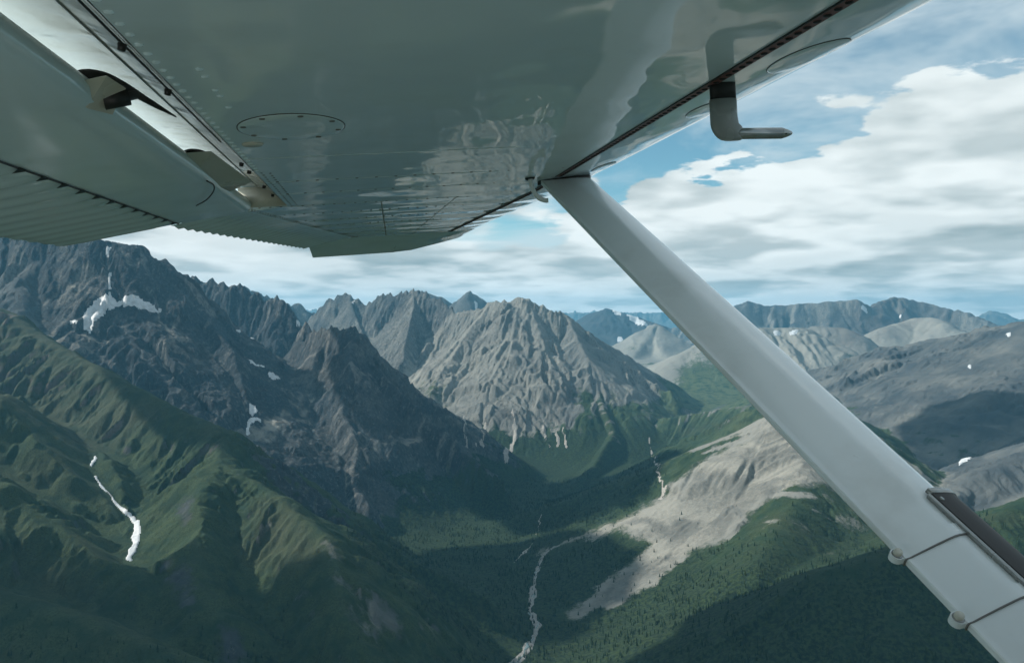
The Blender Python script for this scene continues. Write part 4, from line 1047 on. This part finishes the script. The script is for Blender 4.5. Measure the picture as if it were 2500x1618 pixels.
# --- aileron
BE2 = np.arange(.40, 2.03, .075)
def ail_te(v): return -1.224 + .170 * (v - .3)
secs = []
avs = sorted(set([.342, 2.045] + [round(b_ + o, 4) for b_ in BE2 for o in (-.03, -.015, 0, .015, .03)]))
for v in avs:
    te = ail_te(v); hl = cove_u(v) - .006
    d = np.min(np.abs(BE2 - v)); amp = .0075 * max(0, 1 - d / .030)
    us = [te, te + .02, te + (hl - te) * .35, te + (hl - te) * .55, te + (hl - te) * .75, hl]
    lo = [(us[0], -.040 - amp), (us[1], -.037 - amp), (us[2], -.026 - amp), (us[3], -.016 - amp * .5), (us[4], -.007), (us[5], .001)]
    up = [(hl + .0, .050), (te + (hl - te) * .5, .02), (te + .002, -.030)]
    secs.append([(u, v, w) for u, w in lo + up])
ail = part('aileron', *loft(secs), M_FLAP, airplane, label='white beaded aileron beyond the flap', auto=50)

# --- inspection covers
def disc(u, v, r, n=48, w=-.0008, ru=None):
    return [(u + (ru or r) * math.cos(a), v + r * math.sin(a), w) for a in np.linspace(0, 2 * np.pi, n, endpoint=False)]
def lower_w(u, v):
    us = np.array([p[0] for p in NOSE[:10]]) + le_shift(v); ws = np.array([p[1] for p in NOSE[:10]])
    return float(np.interp(u, us, ws)) if u > us[0] else 0.0
def cover(u, v, ru, rv, name='inspection_cover', lab=None, screws=6):
    n = 48; V = []; Fc = []
    for k, (s_, dw) in enumerate(((1.0, .0005), (.995, -.0014), (.96, -.0018), (.55, -.0018))):
        for a in np.linspace(0, 2 * np.pi, n, endpoint=False):
            uu = u + ru * s_ * math.cos(a); vv = v + rv * s_ * math.sin(a)
            V.append((uu, vv, lower_w(uu, vv) + dw))
    V.append((u, v, lower_w(u, v) - .0018))
    for k in range(3):
        for j in range(n): Fc.append((k * n + j, k * n + (j + 1) % n, (k + 1) * n + (j + 1) % n, (k + 1) * n + j))
    Fc += [(3 * n + j, 3 * n + (j + 1) % n, 4 * n) for j in range(n)]
    o = part(name, V, Fc, M_SKIN, wing, label=lab)
    ring = []
    for a in np.linspace(0, 2 * np.pi, n, endpoint=False):
        rr = []
        for q in ((1.0, 0), (1.0, -.0012), (1.018, -.0012), (1.018, 0)):
            uu = u + ru * q[0] * math.cos(a); vv = v + rv * q[0] * math.sin(a)
            rr.append((uu, vv, lower_w(uu, vv) + q[1] + .0003))
        ring.append(rr)
    ring.append(ring[0])
    part('cover_edge', *loft(ring, caps=False), M_DARK, wing)
    for j in range(screws):
        a = 2 * np.pi * (j + .35) / screws
        uu = u + ru * .90 * math.cos(a); vv = v + rv * .90 * math.sin(a); ww = lower_w(uu, vv)
        part('cover_screw', *tube([(uu, vv, ww - .001), (uu, vv, ww - .0032)], [.0055, .0045], 10), M_RIV, wing)
cover(-.722, -.905, .090, .108, lab='round screwed inspection cover on the wing underside', screws=8)
cover(.055, -1.245, .046, .085, screws=0, lab='oval cover on the leading edge nearest the cabin')
cover(.052, -.905, .036, .075, screws=0, lab='oval cover on the leading edge behind the pitot tube')
cover(.066, -.16, .026, .085, screws=0, lab='oval cover on the leading edge beside the strut')
part('drain_plug', *tube([(-.807, -.768, 0), (-.807, -.768, -.004)], [.020, .018], 20), M_BRK, wing)

# --- rivets and seams
riv_me = None
def rivet_mesh(r, h):
    V, Fc = tube([(0, 0, .0005), (0, 0, -h * .6), (0, 0, -h)], [r, r * .85, r * .4], 8)
    return V, Fc
rv0, rf0 = rivet_mesh(.0058, .0026)
proto = part('rivet', rv0, rf0, M_SKIN, wing)
first = True
for i in range(34):
    v = -1.60 + .0352 * i
    for (u, keep) in ((-.843, True), (-.800, i in (9, 10, 12, 13, 15))):
        if not keep: continue
        o = proto if first else bpy.data.objects.new('rivet', proto.data)
        if not first: COL.objects.link(o); o.parent = wing
        first = False
        o.location = (u, v, 0)
def rivet_rows(name, rows, r, h, mat):
    V0, F0 = rivet_mesh(r, h); V = []; Fc = []
    for (u, v, w) in rows:
        k = len(V); V += [(a + u, b_ + v, c + w) for a, b_, c in V0]; Fc += [tuple(k + q for q in f) for f in F0]
    o = part(name, V, Fc, mat, wing); o['kind'] = 'stuff'
    return o
rows = []
for v in (-.235, .02, .345, .62, .90, 1.16, 1.42, 1.68, 1.90):                  # rib lines across the chord
    for u in np.arange(cove_u(v) + .03, -.05 + le_shift(v), .034 if v > .3 else .05): rows.append((u, v, 0))
rivet_rows('rib_rivets', rows, .0046, .0016, M_RIV)
rows = []
for u0, u1 in ((-.55, -.50), (-.30, -.36), (-.14, -.24)):                        # stringer lines along the outer span
    for v in np.arange(.36, 2.04, .032): rows.append((u0 + (u1 - u0) * (v - .36) / 1.7, v, 0))
for v in np.arange(.36, 2.04, .028): rows.append((cove_u(v) + .018, v, 0)); rows.append((cove_u(v) + .034, v + .014, 0))
for v in np.arange(-.4, .30, .036): rows.append((-.838, v, 0)); rows.append((-.82, v + .012, 0))
rivet_rows('stringer_rivets', rows, .0036, .0012, M_RIV)
for v in (-.60, -.235, .02, .345):                                               # lap joints of the skin panels
    V = []
    for u in np.linspace(cove_u(v) + .002, -.055, 20): V.append([(u, v, -.0001), (u, v, -.0006), (u, v + .006, -.0006), (u, v + .012, -.0001)])
    part('skin_lap', *loft(V), M_SKIN, wing)
def seam_u(v): return -.041 + .012 * math.exp(-((v + .31) / .3) ** 2) * 0 + le_shift(v) * 1.0
for (a, b_, nm) in ((-1.72, -.06, 'seam_strip'), (.11, 2.04, 'seam_strip')):
    V = []
    for v in np.linspace(a, b_, 40):
        u = seam_u(v); V.append([(u - .009, v, -.0008), (u - .009, v, -.0030), (u + .009, v, -.0030), (u + .009, v, -.0008)])
    part(nm, *loft(V), M_SEAL, wing, smooth=False, label='dark red-brown riveted seam along the front spar')
    lip = [[(seam_u(v) - .0105, v, .0002), (seam_u(v) - .0105, v, -.0036), (seam_u(v) - .0093, v, -.0036), (seam_u(v) - .0093, v, .0002)] for v in np.linspace(a, b_, 30)]
    part('seam_lip', *loft(lip), M_DARK, wing, smooth=False)
rivet_rows('seam_rivets', [(seam_u(v) + .001, v, -.003) for v in np.arange(-1.70, -.07, .0225)] + [(seam_u(v), v, -.003) for v in np.arange(.12, 2.03, .028)], .0056, .0022, M_RUB)

# --- pitot mast and probe
PV = -1.118
def mast_sec(w, u0, u1, th):
    cu = (u0 + u1) / 2; hu = (u1 - u0) / 2
    return [(cu + hu * math.copysign(abs(math.cos(a)) ** .8, math.cos(a)), PV + th * math.sin(a), w) for a in np.linspace(0, 2 * np.pi, 28, endpoint=False)]
pit = part('pitot_mast', *loft([mast_sec(w, a, b_, t_) for w, a, b_, t_ in ((.012, -.043, .0015, .0105), (-.026, -.043, .0015, .0105))]), M_RUB, airplane, label='pitot tube hanging under the leading edge, black collar at its top')
ms = [(-.0262, -.0445, .002, .0115), (-.055, -.0448, .0022, .0115), (-.066, -.0448, .004, .0115), (-.071, -.0440, .009, .0112), (-.0765, -.0420, .011, .011), (-.0825, -.0385, .0115, .0105), (-.0875, -.034, .011, .0098), (-.0912, -.028, .009, .0085), (-.0930, -.020, .006, .006)]
part('pitot_elbow', *loft([mast_sec(*m) for m in ms]), M_PITOT, pit)
part('pitot_probe', *tube([(-.02, PV, -.0822), (.006, PV, -.0822), (.010, PV, -.0824), (.078, PV, -.0846)], [.0095, .0098, .0092, .0092], 24), M_GREY, pit)
part('probe_nose', *tube([(.078, PV, -.0846), (.0785, PV, -.0846), (.088, PV, -.0849), (.096, PV, -.0852), (.0985, PV, -.0853)], [.0092, .0092, .0066, .0034, .0010], 24), M_GREY, pit)
part('probe_port', *tube([(.083, PV - .0072, -.0868), (.083, PV - .0092, -.0875)], [.0012, .0012], 8), M_DARK, pit)

# --- fuel vent pipe behind the strut
vp = curve_pts([(-.128, -.062, .01), (-.126, -.066, -.02), (-.120, -.070, -.044), (-.108, -.074, -.062), (-.092, -.078, -.070), (-.082, -.080, -.071)], 5)
vent = part('vent_pipe', *tube(vp, .0068, 16), M_STRUT, airplane, label='thin bent vent pipe just behind the strut top')
part('vent_grommet', *tube([(-.128, -.062, .002), (-.1275, -.063, -.006)], [.016, .013], 20), M_RUB, vent)

# --- wing strut
ST0 = np.array((-.002, .014, -.005)); ST1 = np.array((.199, -1.289, -.728))
SD = (ST1 - ST0); SLEN = np.linalg.norm(SD); SD = SD / SLEN
E1 = np.array((1., 0, 0)) - SD * SD[0]; E1 /= np.linalg.norm(E1)
E2 = np.cross(SD, E1)
if E2[2] < 0: E2 = -E2
HALF = [(-.079, .004), (-.0775, .0064), (-.070, .0068), (-.066, .0082), (-.050, .0128), (-.030, .0184), (-.010, .0236), (.000, .0258), (.008, .0264), (.016, .0256), (.036, .0214), (.054, .0164), (.066, .0112), (.074, .0056), (.079, .0015)]
def strut_ring(tt, off=0.0, half=HALF):
    pts = []
    for (a, b_) in half + [(a, -b_) for a, b_ in half[::-1]]:
        k = 1.0
        L = math.hypot(a / 2.2, b_) + 1e-6
        p = ST0 + SD * tt + E1 * (a + off * a / 2.2 / L * 1.0) + E2 * (b_ + off * b_ / L)
        pts.append(tuple(p))
    return pts
strut = part('wing_strut', *loft([strut_ring(x) for x in np.linspace(-.02, SLEN * 1.55, 14)]), M_STRUT, airplane, label='long white wing strut running down to the lower right', auto=30)
# dark joint between strut and wing
jt = []
for q in (0, 1):
    ring = []
    for (a, b_) in HALF + [(a, -b_) for a, b_ in HALF[::-1]]:
        p = ST0 + E1 * a * 1.02 + E2 * b_ * 1.15
        tt = (-.001 - p[2]) / SD[2]
        p = p + SD * tt
        ring.append((p[0], p[1], -.0125 if q == 0 else .006))
    jt.append(ring)
part('strut_joint', *loft(jt), M_RUB, strut)
def band(t_, wd):
    secs = [strut_ring(t_ - wd / 2, .0004), strut_ring(t_ - wd / 2, .0026), strut_ring(t_ + wd / 2, .0026), strut_ring(t_ + wd / 2, .0004)]
    o = part('clamp_band', *loft(secs, caps=False), M_STRUT, strut, auto=30)
    p = ST0 + SD * (t_ + wd / 2); ed = [strut_ring(t_ + wd / 2, .0006), strut_ring(t_ + wd / 2, .0030), strut_ring(t_ + wd / 2 + .0022, .0030), strut_ring(t_ + wd / 2 + .0022, .0006)]
    part('band_edge', *loft(ed, caps=False), M_RIV, o)
    # ears pinched together by a bolt on the trailing edge
    c = ST0 + SD * (t_ - .001) - E1 * .085
    pl = []
    for k in range(20):
        a = 2 * np.pi * k / 20
        pl.append(c + E1 * (.0105 * math.cos(a) + (.008 if math.cos(a) > 0 else 0)) + SD * .0105 * math.sin(a))
    part('clamp_ear', *loft([[tuple(p - E2 * .005) for p in pl], [tuple(p + E2 * .0055) for p in pl]]), M_STRUT, o, auto=40)
    part('clamp_bolt', *tube([c + E2 * .005, c + E2 * .0115, c + E2 * .0135], [.0066, .0064, .0050], 18), M_BRK, o)
    part('clamp_washer', *tube([c + E2 * .0053, c + E2 * .0068], [.0086, .0084], 18), M_GREY, o)
band(SLEN * 1.012, .021); band(SLEN * 1.090, .021)
# black plate over the leading edge
PL = [(.028, .0246), (.040, .0232), (.052, .0212), (.064, .0180), (.074, .0135), (.082, .0065), (.084, .0), (.076, -.0070), (.062, -.0115), (.045, -.0185)]
def plate_secs(t0, t1, o0, o1, n=6):
    S = []
    for x in np.linspace(t0, t1, n):
        ring = []
        for o in (o0, o1):
            q = []
            for (a, b_) in PL:
                L = math.hypot(a / 2.2, b_) + 1e-6
                q.append(tuple(ST0 + SD * x + E1 * (a + o * a / 2.2 / L) + E2 * (b_ + o * b_ / L)))
            ring += q if o == o0 else q[::-1]
        S.append(ring)
    return S
pa_, pb_ = SLEN * .966, SLEN * 1.108
plate = part('black_plate', *loft(plate_secs(pa_, pb_, .0045, .0075)), M_RUB, strut, label='black guard plate strapped to the front of the strut', auto=35)
part('plate_lip', *loft(plate_secs(pa_ - .010, pa_ - .0005, .002, .0095, 3)), M_GREY, plate)
ed = []
for x in np.linspace(pa_, pb_, 8):
    p = ST0 + SD * x + E1 * .0255 + E2 * .0242
    ed.append([tuple(p + E1 * a + E2 * b_) for a, b_ in ((-.002, 0), (-.002, .0075), (.0022, .0085), (.0022, 0))])
part('plate_edge', *loft(ed), M_GREY, plate, auto=30)
for x, a, b_ in ((pa_ + .013, .040, .0290), (pb_ - .012, .040, .0290)):
    c = ST0 + SD * x + E1 * a + E2 * b_
    nn = E2 if a < .03 else (E2 + E1 * .5) / 1.118
    part('plate_rivet', *tube([c - nn * .003, c + nn * .0016, c + nn * .0026], [.0042, .0040, .0026], 14), M_GREY, plate)

# --- cabin round the camera: floor, roof, walls and the window surround
M_CAB = paint('cabin_lining', (.55, .56, .56, 1), .6)
cab = part('fuselage', *prism([(-2.2, -3.45), (1.2, -3.45), (1.2, -2.16), (-2.2, -2.16)], .02, .06), M_CAB, airplane, label='cabin roof and walls around the window the camera looks out of')
part('cabin_floor', *prism([(-2.2, -3.45), (1.2, -3.45), (1.2, -2.16), (-2.2, -2.16)], -1.36, -1.30), M_CAB, cab)
part('window_sill', *prism([(-2.25, -2.155), (1.25, -2.155), (1.25, -2.11), (-2.25, -2.11)], -1.36, -.56), M_CAB, cab)

# ------------------------------------------------------------------ haze
hm = bpy.data.materials.new('haze_air'); hm.use_nodes = True
t = hm.node_tree; t.nodes.clear()
out = nd(t, 'ShaderNodeOutputMaterial'); pv = nd(t, 'ShaderNodeVolumePrincipled')
pv.inputs['Color'].default_value = (.19, .58, .86, 1)
pv.inputs['Density'].default_value = 3.2e-5
pv.inputs['Anisotropy'].default_value = .2
t.links.new(pv.outputs[0], out.inputs['Volume'])
x0, x1, y0, y1, z0, z1 = -19000, 19000, -3000, 26500, -1020, 620
hv = np.array([(x, y, z) for z in (z0, z1) for y in (y0, y1) for x in (x0, x1)], np.float32)
hz = mesh_from('haze', hv, np.array([(0, 2, 3, 1), (4, 5, 7, 6), (0, 1, 5, 4), (2, 6, 7, 3), (0, 4, 6, 2), (1, 3, 7, 5)]))
hz.materials.append(hm)
haze = bpy.data.objects.new('haze', hz); COL.objects.link(haze)
haze['kind'] = 'stuff'; haze['label'] = 'thin blue air haze over the mountain valley'; haze['category'] = 'haze'
